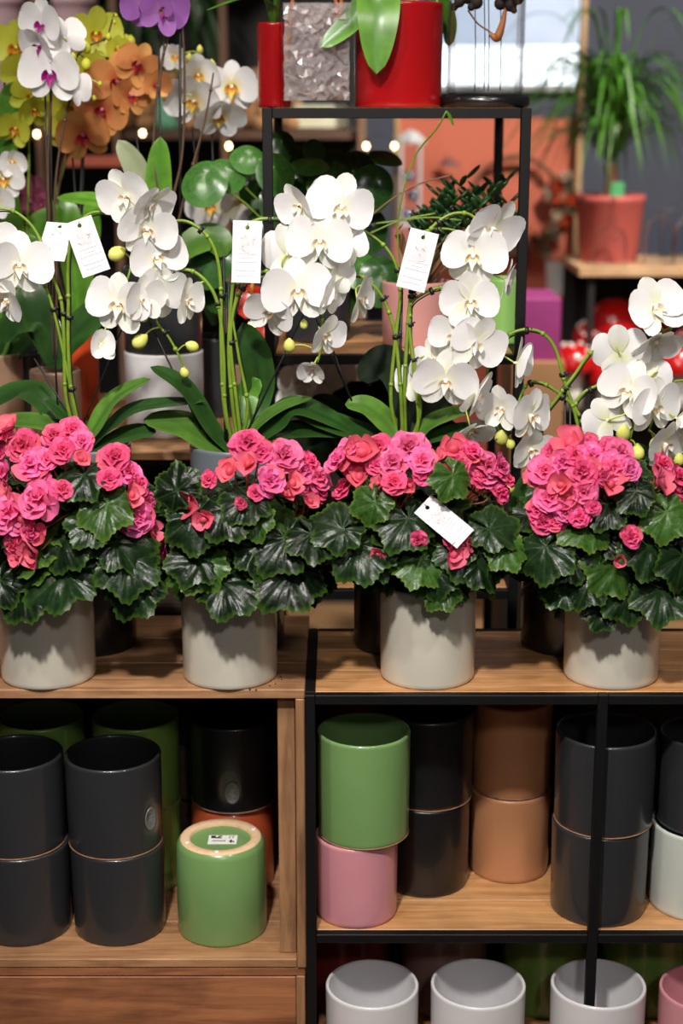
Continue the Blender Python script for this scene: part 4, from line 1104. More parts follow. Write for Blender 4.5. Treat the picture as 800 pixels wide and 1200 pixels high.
# red anthurium between the second orchid and the rack leg
ax = at(290, 420, 2.92).x - .0
an = empty('potted_anthurium', (ax, 2.98, ZK), 'red anthurium behind the second orchid', 'plant')
A0 = Vector((ax, 2.98, ZK)); q = put('pot', pot_mesh(.045, .10, terra2), an, Matrix())
spathe = mat('red_spathe', rgb(206, 52, 34), .25, .1, 20)
spadix_m = mat('spadix', rgb(226, 160, 70), .6, .1)
def heart(k): return [(t_, w_) for t_, w_ in ((0, .5), (.1, .8), (.3, 1), (.5, .9), (.75, .5), (.95, .1))]
for px, py, sz, rl in ((294, 345, 40, 10), (312, 385, 34, -20), (302, 402, 30, 30)):
    p = at(px, py, 2.93); k = sz * m_per_px(p)
    MB().tube(catmull([A0 + Vector((0, 0, .09)), A0.lerp(p, .6) + Vector((0, .01, .05)), p], 5), .002, 6).build('stalk', stem_g, an)
    n_ = 20; mb = MB(); mb.v.append(Vector((0, 0, 0)))
    for r_ in (.5, 1):
        for j in range(n_):
            th = 2 * math.pi * j / n_; R = .5 * (1 - .35 * abs(math.sin(th / 2)) ** .5 + .35 * math.cos(th)) + .12 - (.12 if j == n_ // 2 else 0)
            mb.v.append(Vector((R * r_ * math.sin(th), -.1 * r_ * r_, R * r_ * math.cos(th) * -1)))
    for j in range(n_):
        j2 = (j + 1) % n_; mb.f += [(0, 1 + j, 1 + j2), (1 + j, 1 + n_ + j, 1 + n_ + j2, 1 + j2)]
    s_ = put('spathe', mb.mesh('spathe', spathe), an, T(p - A0) @ RX(-25) @ RY(rl) @ S(k))
    put('spadix', MB().tube([(0, -.02, 0), (0, -.12, .15), (0, -.2, .32)], [.05, .055, .03], 8).mesh('spadix', spadix_m), s_, Matrix())
strap(an, [A0 + Vector((0, 0, .1)), at(296, 420, 2.95), at(310, 400, 2.93), at(318, 420, 2.9)], .035, strap_d)

# ------------------------------------------------------------------ round leaved plants and succulents on the tall rack
round_m = leaf_mat('round_leaf', rgb(38, 74, 30), rgb(58, 96, 38), rgb(66, 104, 46), .28, .35, .08, 14, .06)
round_l = leaf_mat('round_leaf_light', rgb(62, 108, 44), rgb(82, 130, 56), rgb(90, 136, 66), .28, .2, .12, 14, .06)
def disc_leaf(seed):
    rr = random.Random(seed); mb = MB(); n = 36; ed = [0]; ve = [.3]; mb.v.append(Vector((0, 0, 0)))
    for k in range(1, 6):
        rho = k / 5
        for j in range(n):
            th = 2 * math.pi * j / n
            R = .5 * (1 + .10 * math.cos(th) + .04 * math.sin(2 * th + seed)) * rho
            mb.v.append(Vector((R * math.cos(th) + .12 * rho, R * math.sin(th) * .92, .10 * rho - .16 * rho ** 2 + .02 * rho * math.sin(3 * th + seed)))); ed.append(max(0, rho - .85) * 3); ve.append(max(0, math.cos(th)) ** 30 * .6 * (1 - .5 * rho))
    for j in range(n): mb.f.append((0, 1 + j, 1 + (j + 1) % n))
    for k in range(4):
        a = 1 + k * n; b = a + n
        for j in range(n): j2 = (j + 1) % n; mb.f.append((a + j, b + j, b + j2, a + j2))
    mb.attr = {'edge': ed, 'vein': ve}
    return mb
DL = [disc_leaf(s).mesh('leaf', round_m) for s in (1, 2)]; DLL = [disc_leaf(s).mesh('leaf', round_l) for s in (3, 4)]
ZM = TZ[2]
def round_plant(px, Y, z, r, h, m, label, leaves, seed):
    c = Vector((at(px, 380, Y).x, Y, z)); rr = random.Random(seed)
    root = empty('potted_plant', c, label, 'plant')
    if m: put('pot', pot_mesh(r, h, m), root, Matrix()); MB().lathe([(r - .008, h - .012), (0, h - .008)], 20, c).build('soil', soil_m, root)
    b = c + Vector((0, 0, h - .01))
    for (lx, ly, sz, dY, nx, ny, nz, light) in leaves:
        p = at(lx, ly, Y + dY); k = sz * m_per_px(p)
        MB().tube(catmull([b + Vector((rr.uniform(-.015, .015), rr.uniform(-.015, .015), 0)), b.lerp(p, .55) + Vector((0, .01, .02)), p], 5), .0017, 5).build('petiole', stem_g, root)
        put('leaf', (DLL if light else DL)[rr.randrange(2)], root, frame(p - c, (rr.uniform(-.6, .6), -.3, -1), (nx, ny, nz), k))
    return root
round_plant(372, 2.84, ZM, .060, .105, charcoal, 'bushy round leaved plant in a charcoal pot on the middle rack shelf',
    [(240, 205, 60, -.06, -.2, -1, .5, 1), (262, 198, 50, -.02, .3, -1, .8, 1), (292, 180, 44, .0, .2, -1, .9, 1), (320, 195, 56, -.02, .5, -.8, .4, 1), (325, 230, 56, .0, .4, -1, .3, 0), (250, 300, 60, -.03, -.3, -1, .3, 0), (256, 340, 40, .0, -.4, -1, .2, 0),
     (368, 190, 46, .0, .1, -.5, 1, 1), (366, 172, 30, .06, 0, -1, .4, 0), (392, 190, 50, .06, .2, -1, .4, 0), (440, 212, 58, .0, .2, -1, .3, 0), (448, 180, 44, .04, .2, -.4, 1, 0), (345, 210, 40, .05, 0, -1, .4, 0), (380, 212, 40, .0, .3, -1, .5, 1),
     (420, 310, 50, -.02, .3, -1, .6, 1), (448, 320, 60, -.04, .2, -1, .3, 0), (430, 260, 60, .05, .1, -1, .3, 0), (340, 270, 60, .04, 0, -1, .3, 0), (380, 250, 60, .08, 0, -1, .4, 0), (350, 330, 60, .05, -.2, -1, .2, 0), (400, 340, 50, .0, .2, -1, .4, 0), (330, 165, 40, .08, 0, -1, .5, 0), (300, 215, 44, .06, 0, -1, .4, 0), (408, 225, 50, .08, 0, -1, .4, 0), (345, 182, 44, .1, .2, -1, .4, 0), (420, 190, 44, .1, .2, -1, .4, 0), (310, 260, 50, .06, 0, -1, .3, 0)], 4)
# jade-like succulent in the pink pot
pc = Vector((at(487, 380, 2.78).x, 2.78, ZM))
sr = empty('potted_succulent', pc, 'dark fleshy leaved succulent in a pink pot on the middle rack shelf', 'plant')
dusty = glaze('dusty_pink_glaze', rgb(196, 138, 132), .4)
put('pot', pot_mesh(.060, .112, dusty), sr, Matrix()); MB().lathe([(.05, .10), (0, .104)], 20, pc).build('soil', soil_m, sr)
jade_m = leaf_mat('jade_leaf', rgb(32, 66, 28), rgb(50, 90, 36), rgb(36, 72, 30), .35, .4, .03, 20, .05)
jl = MB().blob((.5, 0, 0), (.5, .2, .09), 8, 6); jl.attr = {'edge': [0] * len(jl.v), 'vein': [0] * len(jl.v)}
jl = jl.mesh('leaf', jade_m)
jr = random.Random(9)
for bx, by, dY in ((520, 225, .02), (545, 210, .0), (560, 225, .04), (535, 235, -.02), (580, 228, -.01), (595, 240, .03), (575, 250, .0), (600, 262, -.01), (550, 245, .03), (525, 262, .0), (505, 250, .03), (590, 215, .05), (565, 240, -.02), (585, 268, .02)):
    e = at(bx, by, 2.80 + dY); b = pc + Vector((jr.uniform(-.02, .02), jr.uniform(-.02, .02), .10))
    C = catmull([b, b.lerp(e, .5) + Vector((jr.uniform(-.01, .01), 0, .02)), e], 6)
    MB().tube(C, .0022, 6).build('stem', bstem, sr)
    for i in range(5, len(C)):
        for k in range(3):
            g = jr.uniform(0, 6.28); d = Vector((math.cos(g), math.sin(g) * .7 - .2, .55))
            put('leaf', jl, sr, frame(C[i] - pc, d, Vector((-d.x, -d.y, 1)), jr.uniform(.026, .038)))
brs = mat('brown_strap', rgb(120, 84, 58), .6, .2)
for a, b2 in ((500, 280), (525, 290), (470, 270), (512, 275)):       # dry brownish leaves at its foot
    strap(sr, [pc + Vector((0, -.01, .10)), at((a + 487) / 2, 320, 2.75), at(a, b2, 2.74)], .014, brs)
strap(sr, [pc + Vector((0, -.01, .10)), at(466, 280, 2.76), at(472, 262, 2.75)], .012, brs)
# climbing tendril
MB().tube(catmull([at(472, 330, 2.72), at(466, 280, 2.70), at(472, 225, 2.69), at(488, 180, 2.68), at(512, 150, 2.655), at(523, 130, 2.64)], 6), .0016, 6).build('tendril', stem_g, sr)
strap(sr, [at(523, 130, 2.64), at(526, 136, 2.64), at(531, 147, 2.64)], .009, strap_l, name='leaf')
for P in ([(430, 275), (470, 258), (510, 250)], [(400, 285), (450, 240), (490, 216), (530, 205)], [(440, 262), (500, 255), (540, 258)]):
    MB().tube(catmull(PX(P, 2.72), 6), .0016, 6).build('tendril', stem_g if P[0][0] != 400 else brs, sr)
pot(Vector((at(590, 380, 2.80).x, 2.80, ZM)), .036, .115, glaze('apple_green_glaze', rgb(128, 176, 92), .4), 'apple green pot behind the right flower cascade on the middle rack shelf', 'pots on the middle rack shelf')
# dark foliage on the low shelf of the tall rack
fc = Vector((at(430, 600, 2.85).x, 2.85, TZ[1]))
fr_ = empty('potted_plant', fc, 'dark leafy plant on the low shelf of the tall rack', 'plant')
put('pot', pot_mesh(.06, .12, black_g), fr_, Matrix())
lr = random.Random(5)
for k in range(22):
    g = lr.uniform(0, 6.28); e = fc + Vector((.17 * math.cos(g), .10 * math.sin(g) - .03, lr.uniform(.16, .34)))
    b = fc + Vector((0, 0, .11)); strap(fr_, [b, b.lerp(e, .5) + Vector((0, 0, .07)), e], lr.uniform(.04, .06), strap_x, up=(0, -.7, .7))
kc = Vector((at(372, 520, 3.0).x, 3.0, TZ[1]))
kr = Orchid(kc, 'small white flowered plant low inside the tall rack below its middle shelf', G_BACK, 3.0); kr.pot(.05, .1, terra2)
kr.stem([(375, 600), (372, 520), (372, 450)], .002, stem_g, False); kr.stem([(377, 600), (390, 520), (395, 445)], .002, stem_g, False)
for a in ((352, 446, 44, -10, 0, 0, .2), (378, 440, 44, 10, 0, 0, .2), (362, 468, 44, 0, 10, 0, .2), (386, 462, 40, 0, 0, 0, .2), (398, 440, 36, 20, 0, 0, .2), (345, 470, 36, 0, 0, 0, .2), (375, 485, 40, 0, 0, 0, .2)): kr.fl('white', *a[:6], op=a[6])

# ------------------------------------------------------------------ things on the top shelf
ZT = TZ[3]
red_g = glaze('red_glaze', rgb(150, 10, 14), .2)
cr_ = Vector((at(466, 100, 2.78).x, 2.775, ZT))
o = Orchid(cr_, 'green orchid leaves in a glossy red pot on top of the rack', None, 2.72); o.root.name = 'potted_orchid'
rw = 52 * m_per_px(at(466, 70, 2.775))
o.pot(rw, .170, red_g)
strap(o.root, [cr_ + Vector((-.005, -.02, .16)), at(445, -15, 2.72), at(443, 20, 2.685), at(441, 87, 2.675)], .072, strap_l, up=(0, -1, .1), tip=.62)
strap(o.root, [cr_ + Vector((-.01, -.02, .165)), at(440, -10, 2.72), at(412, 25, 2.70), at(376, 56, 2.69)], .040, strap_l, up=(0, -.9, .4))
strap(o.root, [cr_ + Vector((.01, .02, .16)), at(500, -20, 2.80), at(524, 20, 2.84), at(526, 55, 2.86)], .03, strap_l, up=(0, -1, .3))
rootm = mat('air_root', rgb(150, 140, 110), .6, .1)
for pts in ([(478, -10), (483, 5), (488, 12)], [(500, -10), (512, 0), (508, 14)], [(470, -6), (490, 2), (496, 16)]):
    MB().tube(catmull(PX(pts, 2.74), 5), .002, 6).build('air_root', rootm, o.root)
nr = pot(Vector((at(319, 80, 2.82).x, 2.90, ZT)), .030, .145, red_g, 'narrow red pot behind the glass vase', 'things on top of the tall rack')
gr = empty('potted_plant', (W[nr].x, 2.90, ZT + .146), 'thin arching green leaves rising from the narrow red pot', 'plant')
strap(gr, [W[gr] + Vector((0, 0, -.02)), at(310, 0, 2.86), at(285, -2, 2.84), at(242, 12, 2.82)], .014, strap_l, up=(0, -.3, 1))
strap(gr, [W[gr] + Vector((0, 0, -.02)), at(322, 10, 2.86), at(300, -8, 2.84), at(275, -25, 2.82)], .014, strap_l, up=(0, -.3, 1))
strap(gr, [W[gr] + Vector((0, 0, -.02)), at(326, -10, 2.86), at(330, -40, 2.84)], .014, strap_m, up=(0, -.3, 1))
# square glass vase with crumpled cellophane
clear = glass('clear_glass', (.94, .95, .95, 1), .10)
g0 = at(328, 120, 2.70); g1 = at(414, 120, 2.70)
gw = g1.x - g0.x; gc = Vector(((g0.x + g1.x) / 2, 2.70 + gw / 2 - .01, ZT))
gv = empty('glass_vase', gc, 'square clear glass vase filled with crumpled cellophane on the rack top', 'vase')
hh = .24
for sx, sy, dx, dy in ((-1, 0, .004, gw), (1, 0, .004, gw), (0, -1, gw - .008, .004), (0, 1, gw - .008, .004)):
    board(gv, 'glass_wall', (gc.x + sx * (gw / 2 - .002), gc.y + sy * (gw / 2 - .002), ZT + hh / 2), (dx, dy, hh), clear, .0008)
board(gv, 'glass_base', (gc.x, gc.y, ZT + .005), (gw - .009, gw - .009, .009), clear, .0008)
cel = MB(); vr = random.Random(3); nc = 22
def crumple(i, j):
    return (0, 0, 0)
for lay in range(5):
    oy = gc.y - gw * .42 + lay * gw * .2
    pts = {}
    def cf(i, j, oy=oy):
        return (gc.x + (i - .5) * gw * .9 + vr.uniform(-.003, .003), oy + vr.uniform(-.012, .012) if 0 < i < 1 else oy, ZT + .012 + j * .155 + (vr.uniform(-.006, .006) if 0 < j < 1 else 0))
    cel.grid(cf, 14, 22)
lo_y, hi_y = gc.y - gw / 2 + .006, gc.y + gw / 2 - .006
for v in cel.v: v.y = min(hi_y, max(lo_y, v.y)); v.x = min(gc.x + gw / 2 - .006, max(gc.x - gw / 2 + .006, v.x))
m_c, nt_, b_ = _new('cellophane')
t1 = nt_.nodes.new('ShaderNodeBsdfTransparent'); t1.inputs[0].default_value = (.95, .90, .90, 1)
g1_ = nt_.nodes.new('ShaderNodeBsdfGlossy'); g1_.inputs['Roughness'].default_value = .22; g1_.inputs['Color'].default_value = (1, .95, .95, 1)
d1_ = nt_.nodes.new('ShaderNodeBsdfDiffuse'); d1_.inputs[0].default_value = (.9, .8, .8, 1)
m1_ = nt_.nodes.new('ShaderNodeMixShader'); m1_.inputs[0].default_value = .55; m2_ = nt_.nodes.new('ShaderNodeMixShader'); m2_.inputs[0].default_value = .33
nt_.links.new(g1_.outputs[0], m1_.inputs[1]); nt_.links.new(d1_.outputs[0], m1_.inputs[2]); nt_.links.new(t1.outputs[0], m2_.inputs[1]); nt_.links.new(m1_.outputs[0], m2_.inputs[2])
nt_.links.new(m2_.outputs[0], nt_.nodes['Material Output'].inputs['Surface'])
tag(cel.build('cellophane', m_c, None, smooth=False), 'crumpled clear cellophane inside the square glass vase', 'filler', kind='stuff')
twig_m = mat('orange_twig', rgb(176, 98, 36), .6, .2, 40)
tw = empty('dried_branch', at(335, 60, 2.73), 'orange dried twigs standing in the square glass vase', 'branch')
for pts in ([(333, 78), (338, 50), (340, 20), (346, -20)], [(392, 40), (394, 10), (390, -20)], [(398, 30), (400, 0), (404, -20)]):
    MB().tube(catmull(PX(pts, 2.728), 5), [.0035] * (5 * (len(pts) - 1)) + [.002], 7).build('twig', twig_m, tw)
MB().tube(catmull(PX([(352, 8), (375, 6), (392, 14), (410, 18)], 2.73), 5), .0012, 5).build('twig', wire_m, tw)
# glass cylinder on a black tray with a dried branch
tc_ = Vector((at(567, 110, 2.80).x, 2.79, ZT)); tr0 = 54 * m_per_px(at(567, 110, 2.79))
dome = empty('glass_cylinder', tc_, 'glass cylinder on a round black tray at the right of the rack top', 'vase')
tr0 = .0775
MB().lathe([(0, 0), (tr0 - .004, 0), (tr0, .004), (tr0, .016), (tr0 - .004, .020), (0, .020)], 48, tc_).build('tray', mat('black_lacquer', rgb(20, 20, 21), .25, .05), dome)
MB().lathe([(.066, .0205), (.066, .26), (.0635, .26), (.0635, .0225), (0, .0225)], 48, tc_).build('glass_wall', clear, dome)
br = empty('dried_branch', tc_ + Vector((0, 0, .023)), 'dried brown branch with dark seed heads inside the glass cylinder', 'branch')
bm_ = mat('dried_bark', rgb(122, 78, 46), .7, .25, 50); sm_ = mat('seed_head', rgb(40, 26, 24), .8, .3, 80, .4)
pale_tw = mat('dried_leaf', rgb(170, 100, 52), .6, .2, 30)
MB().tube(catmull(PX([(548, 12), (560, 28), (572, 36), (580, 42)], 2.77), 5), [.0016] * 15 + [.001], 6).build('twig', bm_, br)
MB().tube(catmull(PX([(574, 40), (582, 44), (588, 30), (592, 12), (598, -10)], 2.77), 5), [.004, .004, .005, .006, .007, .008, .008, .007, .007, .006, .006, .005, .005, .004, .004, .003, .003, .003, .003, .003, .003], 7).build('twig', pale_tw, br)
for px, py, s_ in ((538, 2, 7), (548, -4, 9), (558, 3, 8), (532, 8, 5), (586, 4, 8), (598, 6, 8), (606, -2, 8), (592, -6, 9), (552, 8, 5), (602, 12, 4)):
    MB().blob(at(px, py, 2.77 + vr.uniform(-.01, .01)), s_ * 1.4 * 1e-3, 7, 5).build('seed_head', sm_, br)
for px in (556, 567, 572, 586):
    MB().tube(PX([(px, 106), (px + 1, 50), (px, -20)], 2.79), .0009, 5).build('wire', wire_m, br)
# ------------------------------------------------------------------ far left: dark shelving with soft bears and pink vases
dark_lam = mat('dark_laminate', rgb(30, 27, 26), .6, .1, 10)
post_w = wood('post_wood', rgb(112, 84, 66), rgb(146, 112, 90), 'Z', .6, .2)
YL = 4.6
zsh = at(200, 153, YL).z
x0, x1 = at(-90, 100, YL).x, at(428, 100, YL).x
shf = empty('wall_shelf', ((x0 + x1) / 2, YL + .2, 0), 'dark wall shelving with wooden uprights behind the coloured orchids', 'shelf')
board(shf, 'back_panel', ((x0 + x1) / 2, YL + .42, 1.25), (x1 - x0, .02, 2.5), mat('shelf_back', rgb(34, 32, 32), .8, .1, 6))
shelf_edge = wood('shelf_brown', rgb(84, 62, 50), rgb(112, 84, 68), 'X', .6, .2)
for z in (zsh, zsh - .42, zsh - .84, zsh + .62):
    board(shf, 'shelf_board', ((x0 + x1) / 2, YL + .2, z - .0125), (x1 - x0, .42, .025), dark_lam if z != zsh else shelf_edge)
for px in (-60, 43, 134, 262, 424):
    board(shf, 'upright', (at(px, 80, YL - .03).x, YL - .025, 1.25), (.022, .022, 2.5), post_w)
board(shf, 'salmon_strip', ((at(75, 189, YL - .05).x + at(150, 189, YL - .05).x) / 2, YL - .045, at(100, 189, YL - .045).z), (.185, .014, .030), mat('salmon_lacquer', rgb(222, 120, 96), .5, .05))
pinkv = mat('pale_pink_glaze', rgb(222, 188, 198), .5, .04)
def tall_vase(px, label, r=.066, h=.40):
    c = Vector((at(px, 100, YL + .1).x, YL + .1, zsh))
    o = MB().lathe([(0, 0), (r * .92, 0), (r * .96, .01), (r * .98, h * .5), (r, h * .8), (r, h * .86), (r * 1.05, h * .865), (r * 1.05, h * .9), (r, h * .905), (r, h), (r - .005, h), (r - .006, .02), (0, .018)], 36, c).build('floor_vase', pinkv, None)
    tag(o, label, 'vase', 'pale pink vases on the wall shelf')
tall_vase(6, 'pale pink vase on the wall shelf at the left edge'); tall_vase(90, 'pale pink vase on the wall shelf behind the purple lipped orchid')
fur = mat('bear_fur', rgb(186, 138, 92), .95, .18, 90, .8, sheen=.4); fur_l = mat('bear_muzzle', rgb(220, 184, 144), .95, .1, 90, .6, sheen=.4); nose_m = mat('bear_nose', rgb(34, 24, 22), .4, .05)
def bear(px, Y, z, k, label, yaw=0):
    c = Vector((at(px, 130, Y).x, Y, z)); r = empty('teddy_bear', c, label, 'teddy bear', 'soft brown bears on the wall shelf')
    r.rotation_euler.z = math.radians(yaw)
    def p(nm, mb, m, par=None):
        o_ = bpy.data.objects.new(nm, mb.mesh(nm, m)); col.objects.link(o_); o_.parent = par or r; return o_
    p('body', MB().blob((0, 0, .085 * k), (.062 * k, .055 * k, .085 * k), 16, 12), fur)
    hd = p('head', MB().blob((0, -.01 * k, .205 * k), (.058 * k, .052 * k, .052 * k), 16, 12), fur)
    mz = p('muzzle', MB().blob((0, -.055 * k, .192 * k), (.026 * k, .022 * k, .02 * k), 12, 8), fur_l, hd)
    p('nose', MB().blob((0, -.077 * k, .2 * k), (.009 * k, .006 * k, .006 * k), 8, 6), nose_m, hd)
    for s in (-1, 1):
        p('ear', MB().blob((s * .045 * k, 0, .25 * k), (.022 * k, .012 * k, .022 * k), 12, 8), fur, hd)
        p('eye', MB().blob((s * .02 * k, -.058 * k, .218 * k), .005 * k, 8, 6), nose_m, hd)
        p('arm', MB().tube(catmull([(s * .05 * k, -.01 * k, .14 * k), (s * .08 * k, -.03 * k, .1 * k), (s * .07 * k, -.06 * k, .06 * k)], 5), [.02 * k, .023 * k, .024 * k, .024 * k, .025 * k, .025 * k, .025 * k, .025 * k, .024 * k, .022 * k, .015 * k], 10), fur)
        p('leg', MB().tube(catmull([(s * .035 * k, -.01 * k, .032 * k), (s * .06 * k, -.06 * k, .03 * k), (s * .07 * k, -.10 * k, .034 * k)], 5), [.028 * k, .03 * k, .031 * k, .031 * k, .031 * k, .031 * k, .031 * k, .031 * k, .031 * k, .029 * k, .02 * k], 10), fur)
for px, lab, yw in ((150, 'soft bear farthest left, behind the orange orchid', 10), (196, 'soft bear behind the tall dark orchid stems', -10), (241, 'soft bear behind the yellow throated orchid', 0), (287, 'soft bear just left of the narrow red pot', 8), (331, 'soft bear seen just under the rack top at its left leg', -12)):
    bear(px, YL + .1, zsh, .64, lab, yw)
MB_ = MB().box((at(375, 150, YL + .05).x, YL + .1, zsh + .035), (.155, .12, .07), .008)
tag(MB_.build('storage_box', mat('cream_card', rgb(226, 224, 196), .7, .03), None, smooth=False), 'cream box on the wall shelf seen under the rack top', 'box')
mint = MB().lathe([(0, 0), (.03, 0), (.035, .02), (.032, .09), (.02, .11), (.02, .12), (0, .12)], 20, Vector((at(196, 110, YL + .05).x, YL - .02 + .05, zsh)))
tag(mint.build('bottle', glaze('mint_glaze', rgb(130, 206, 170), .4), None), 'mint green bottle on the wall shelf', 'bottle')
# dark leafy plants hanging in the shelf
lm = random.Random(14)
for px, py, lab in ((220, 20, 'dim green hanging plant at the top between the shelf uprights'), (160, 40, 'dim green hanging plant behind the purple flower')):
    c = at(px, py, YL + .25); c.z = zsh + .595 if False else c.z
    hp = empty('hanging_plant', c, lab, 'plant', 'dim plants in the wall shelving')
    for k in range(16):
        e = c + Vector((lm.uniform(-.12, .12), lm.uniform(-.05, .02), lm.uniform(-.16, .05)))
        strap(hp, [c + Vector((0, 0, .12)), c.lerp(e, .5) + Vector((0, 0, .09)), e], .02, strap_d, n=4)
    MB().lathe([(0, .1), (.04, .1), (.05, .16), (.045, .16), (.03, .11), (0, .11)], 20, c).build('pot', black_g, hp)
    MB().tube([c + Vector((0, 0, .16)), c + Vector((0, 0, .3)), c + Vector((0, 0, zsh + .5945 - c.z if zsh + .595 > c.z + .3 else .6))], .002, 5).build('cord', wire_m, hp)
# fairy lights
bulb_m = glow('fairy_bulb', (1, .66, .32, 1), 14)
for i, (px, py, Y, lab) in enumerate(((167, 156, 4.5, 'small warm fairy light below the orange orchid'), (268, 171, 4.5, 'small warm fairy light below the bear left of the rack'), (43, 157, 4.5, 'small warm fairy light at the far left shelf upright'),
                    (429, 171, 4.5, 'small warm fairy light on the shelf corner under the rack top'), (462, 171, 5.25, 'small warm fairy light on the pale wooden edge'), (295, 381, 3.06, 'small warm fairy light behind the red anthurium'))):
    p = at(px, py, Y); f = empty('fairy_light', p, lab, 'light', 'fairy lights')
    MB().blob(p, (.006, .006, .009), 10, 8).build('bulb', bulb_m, f); MB().tube([p + Vector((0, 0, .007)), p + Vector((0, 0, .02))], .004, 8).build('socket', wire_m, f)
    MB().tube(catmull([p + Vector((0, .002, .019)), p + Vector((.03, .02, .03)), p + Vector((.06, .07, .02)) if i < 5 else Vector((tl - .009, YT + DT - .008, p.z + .03))], 4), .001, 5).build('cable', wire_m, f)

# ------------------------------------------------------------------ things on and before the salmon wall
lc = at(480, 262, 5.2); lan = empty('lantern', lc, 'white metal lantern with glass sides before the salmon wall', 'lantern')
wm = mat('white_metal', rgb(214, 218, 222), .4, .05)
for sx in (-1, 1):
    for sy in (-1, 1): board(lan, 'frame_post', (lc.x + sx * .03, lc.y + sy * .03, lc.z + .13), (.008, .008, .25), wm)
    board(lan, 'glass_side', (lc.x + sx * .03, lc.y, lc.z + .13), (.002, .05, .24), glass('lantern_glass', (.9, .95, 1, 1), .3)); 
board(lan, 'glass_front', (lc.x, lc.y - .03, lc.z + .13), (.05, .002, .24), MATS['lantern_glass'])
board(lan, 'base', (lc.x, lc.y, lc.z - .001), (.075, .075, .012), wm); MB().lathe([(.05, .255), (.05, .262), (.02, .29), (.008, .292), (0, .30)], 4, lc).build('roof', wm, lan, smooth=False)
for k in range(3): MB().blob(lc + Vector((lm.uniform(-.012, .012), lm.uniform(-.01, .01), .03 + .06 * k)), .02, 12, 8).build('glass_ball', mat('silver_ball', rgb(220, 222, 226), .12, .02, metal=1.0), lan)
stz = lc.z - .007
st = empty('side_table', (at(500, 320, 5.2).x, 5.2, 0), 'plain pink plinth carrying the white lantern', 'plinth')
board(st, 'plinth_body', (at(480, 320, 5.2).x, 5.2, stz / 2), (.12, .12, stz), mat('plinth_paint', rgb(190, 120, 110), .7, .05))
# wreath
wc = at(604, 238, 5.33); wr = empty('wreath', wc, 'twig wreath with orange and cream dried flowers on the salmon wall', 'wreath')
wr.location.y = 5.36; W[wr] = Vector((wc.x, 5.36, wc.z)); wc = W[wr]; rad = 52 * m_per_px(wc)
twm = mat('wreath_twig', rgb(110, 76, 56), .8, .2)
for k in range(5):
    C = [wc + Vector(((rad + .006 * math.sin(3 * g + k * 2)) * math.cos(g), .012 * math.sin(5 * g + k) - .012, (rad + .006 * math.sin(4 * g + k)) * math.sin(g))) for g in [2 * math.pi * j / 40 for j in range(41)]]
    MB().tube(C, .004, 5, False).build('twig', twm, wr)
cols = [mat('dried_orange', rgb(206, 84, 42), .8, .15), mat('dried_cream', rgb(206, 190, 164), .8, .1), mat('dried_brown', rgb(130, 78, 52), .8, .15), mat('dried_sage', rgb(120, 116, 90), .8, .1)]
head = [None] * 4
for i, m in enumerate(cols):
    mb = MB()
    for q in range(14):
        d = Vector((math.cos(q * 2.4), -abs(math.sin(q * 1.7)) - .3, math.sin(q * 2.4))).normalized()
        i0 = len(mb.v); pm = petal_mb(1, .35, .7, .5, .2, .1, 0, 3, 2); mb.v += pm.v; mb.f += [tuple(i0 + z for z in f) for f in pm.f]; mb.xf(frame((0, 0, 0), d, d.orthogonal()), i0)
    head[i] = mb.mesh('flower', m)
for k in range(44):
    g = math.radians(lm.uniform(-110, 28)); rr_ = rad + lm.uniform(-.035, .045); p = Vector((rr_ * math.cos(g), -.03 + lm.uniform(-.015, .01), rr_ * math.sin(g)))
    put('flower', head[lm.choice((0, 0, 1, 1, 2, 3))], wr, T(p) @ RY(lm.uniform(0, 360)) @ S(lm.uniform(.018, .034)))
sp = at(525, 190, 5.36); dsp = empty('dried_sprig', sp, 'small grey dried sprig on the salmon wall', 'decoration')
gm = mat('grey_sprig', rgb(110, 98, 108), .8, .2)
for k in range(9): strap(dsp, [sp + Vector((-.03, 0, -.01)), sp + Vector((lm.uniform(-.02, .03), -.02, lm.uniform(-.01, .01))), sp + Vector((lm.uniform(-.03, .05), -.03, lm.uniform(-.03, .03)))], .01, gm, n=4)
# ------------------------------------------------------------------ right: display table with palm, cloches, red toadstools
YTb = 4.45
ta = at(683, 310, YTb); top = at(700, 314, YTb).z
tb = empty('display_table', (ta.x + .4, YTb + .3, 0), 'black display table with a pine top carrying the palm', 'table')
board(tb, 'table_top', (ta.x + .45, YTb + .20, top - .012), (.92, .40, .024), wood('table_pine', rgb(190, 146, 106), rgb(222, 184, 142), 'X', .5, .2))
bt = mat('black_board', rgb(24, 23, 23), .8, .1, 20)
for xx in (ta.x + .03, ta.x + .88):
    board(tb, 'leg', (xx, YTb + .03, (top - .024) / 2), (.018, .018, top - .025), bt); board(tb, 'leg', (xx, YTb + .37, (top - .024) / 2), (.018, .018, top - .025), bt)
board(tb, 'back_panel', (ta.x + .45, YTb + .395, (top - .03) / 2), (.9, .01, top - .03), bt)
zsf = at(720, 478, YTb).z
board(tb, 'shelf_board', (ta.x + .45, YTb + .20, zsf - .012), (.88, .36, .022), bt)
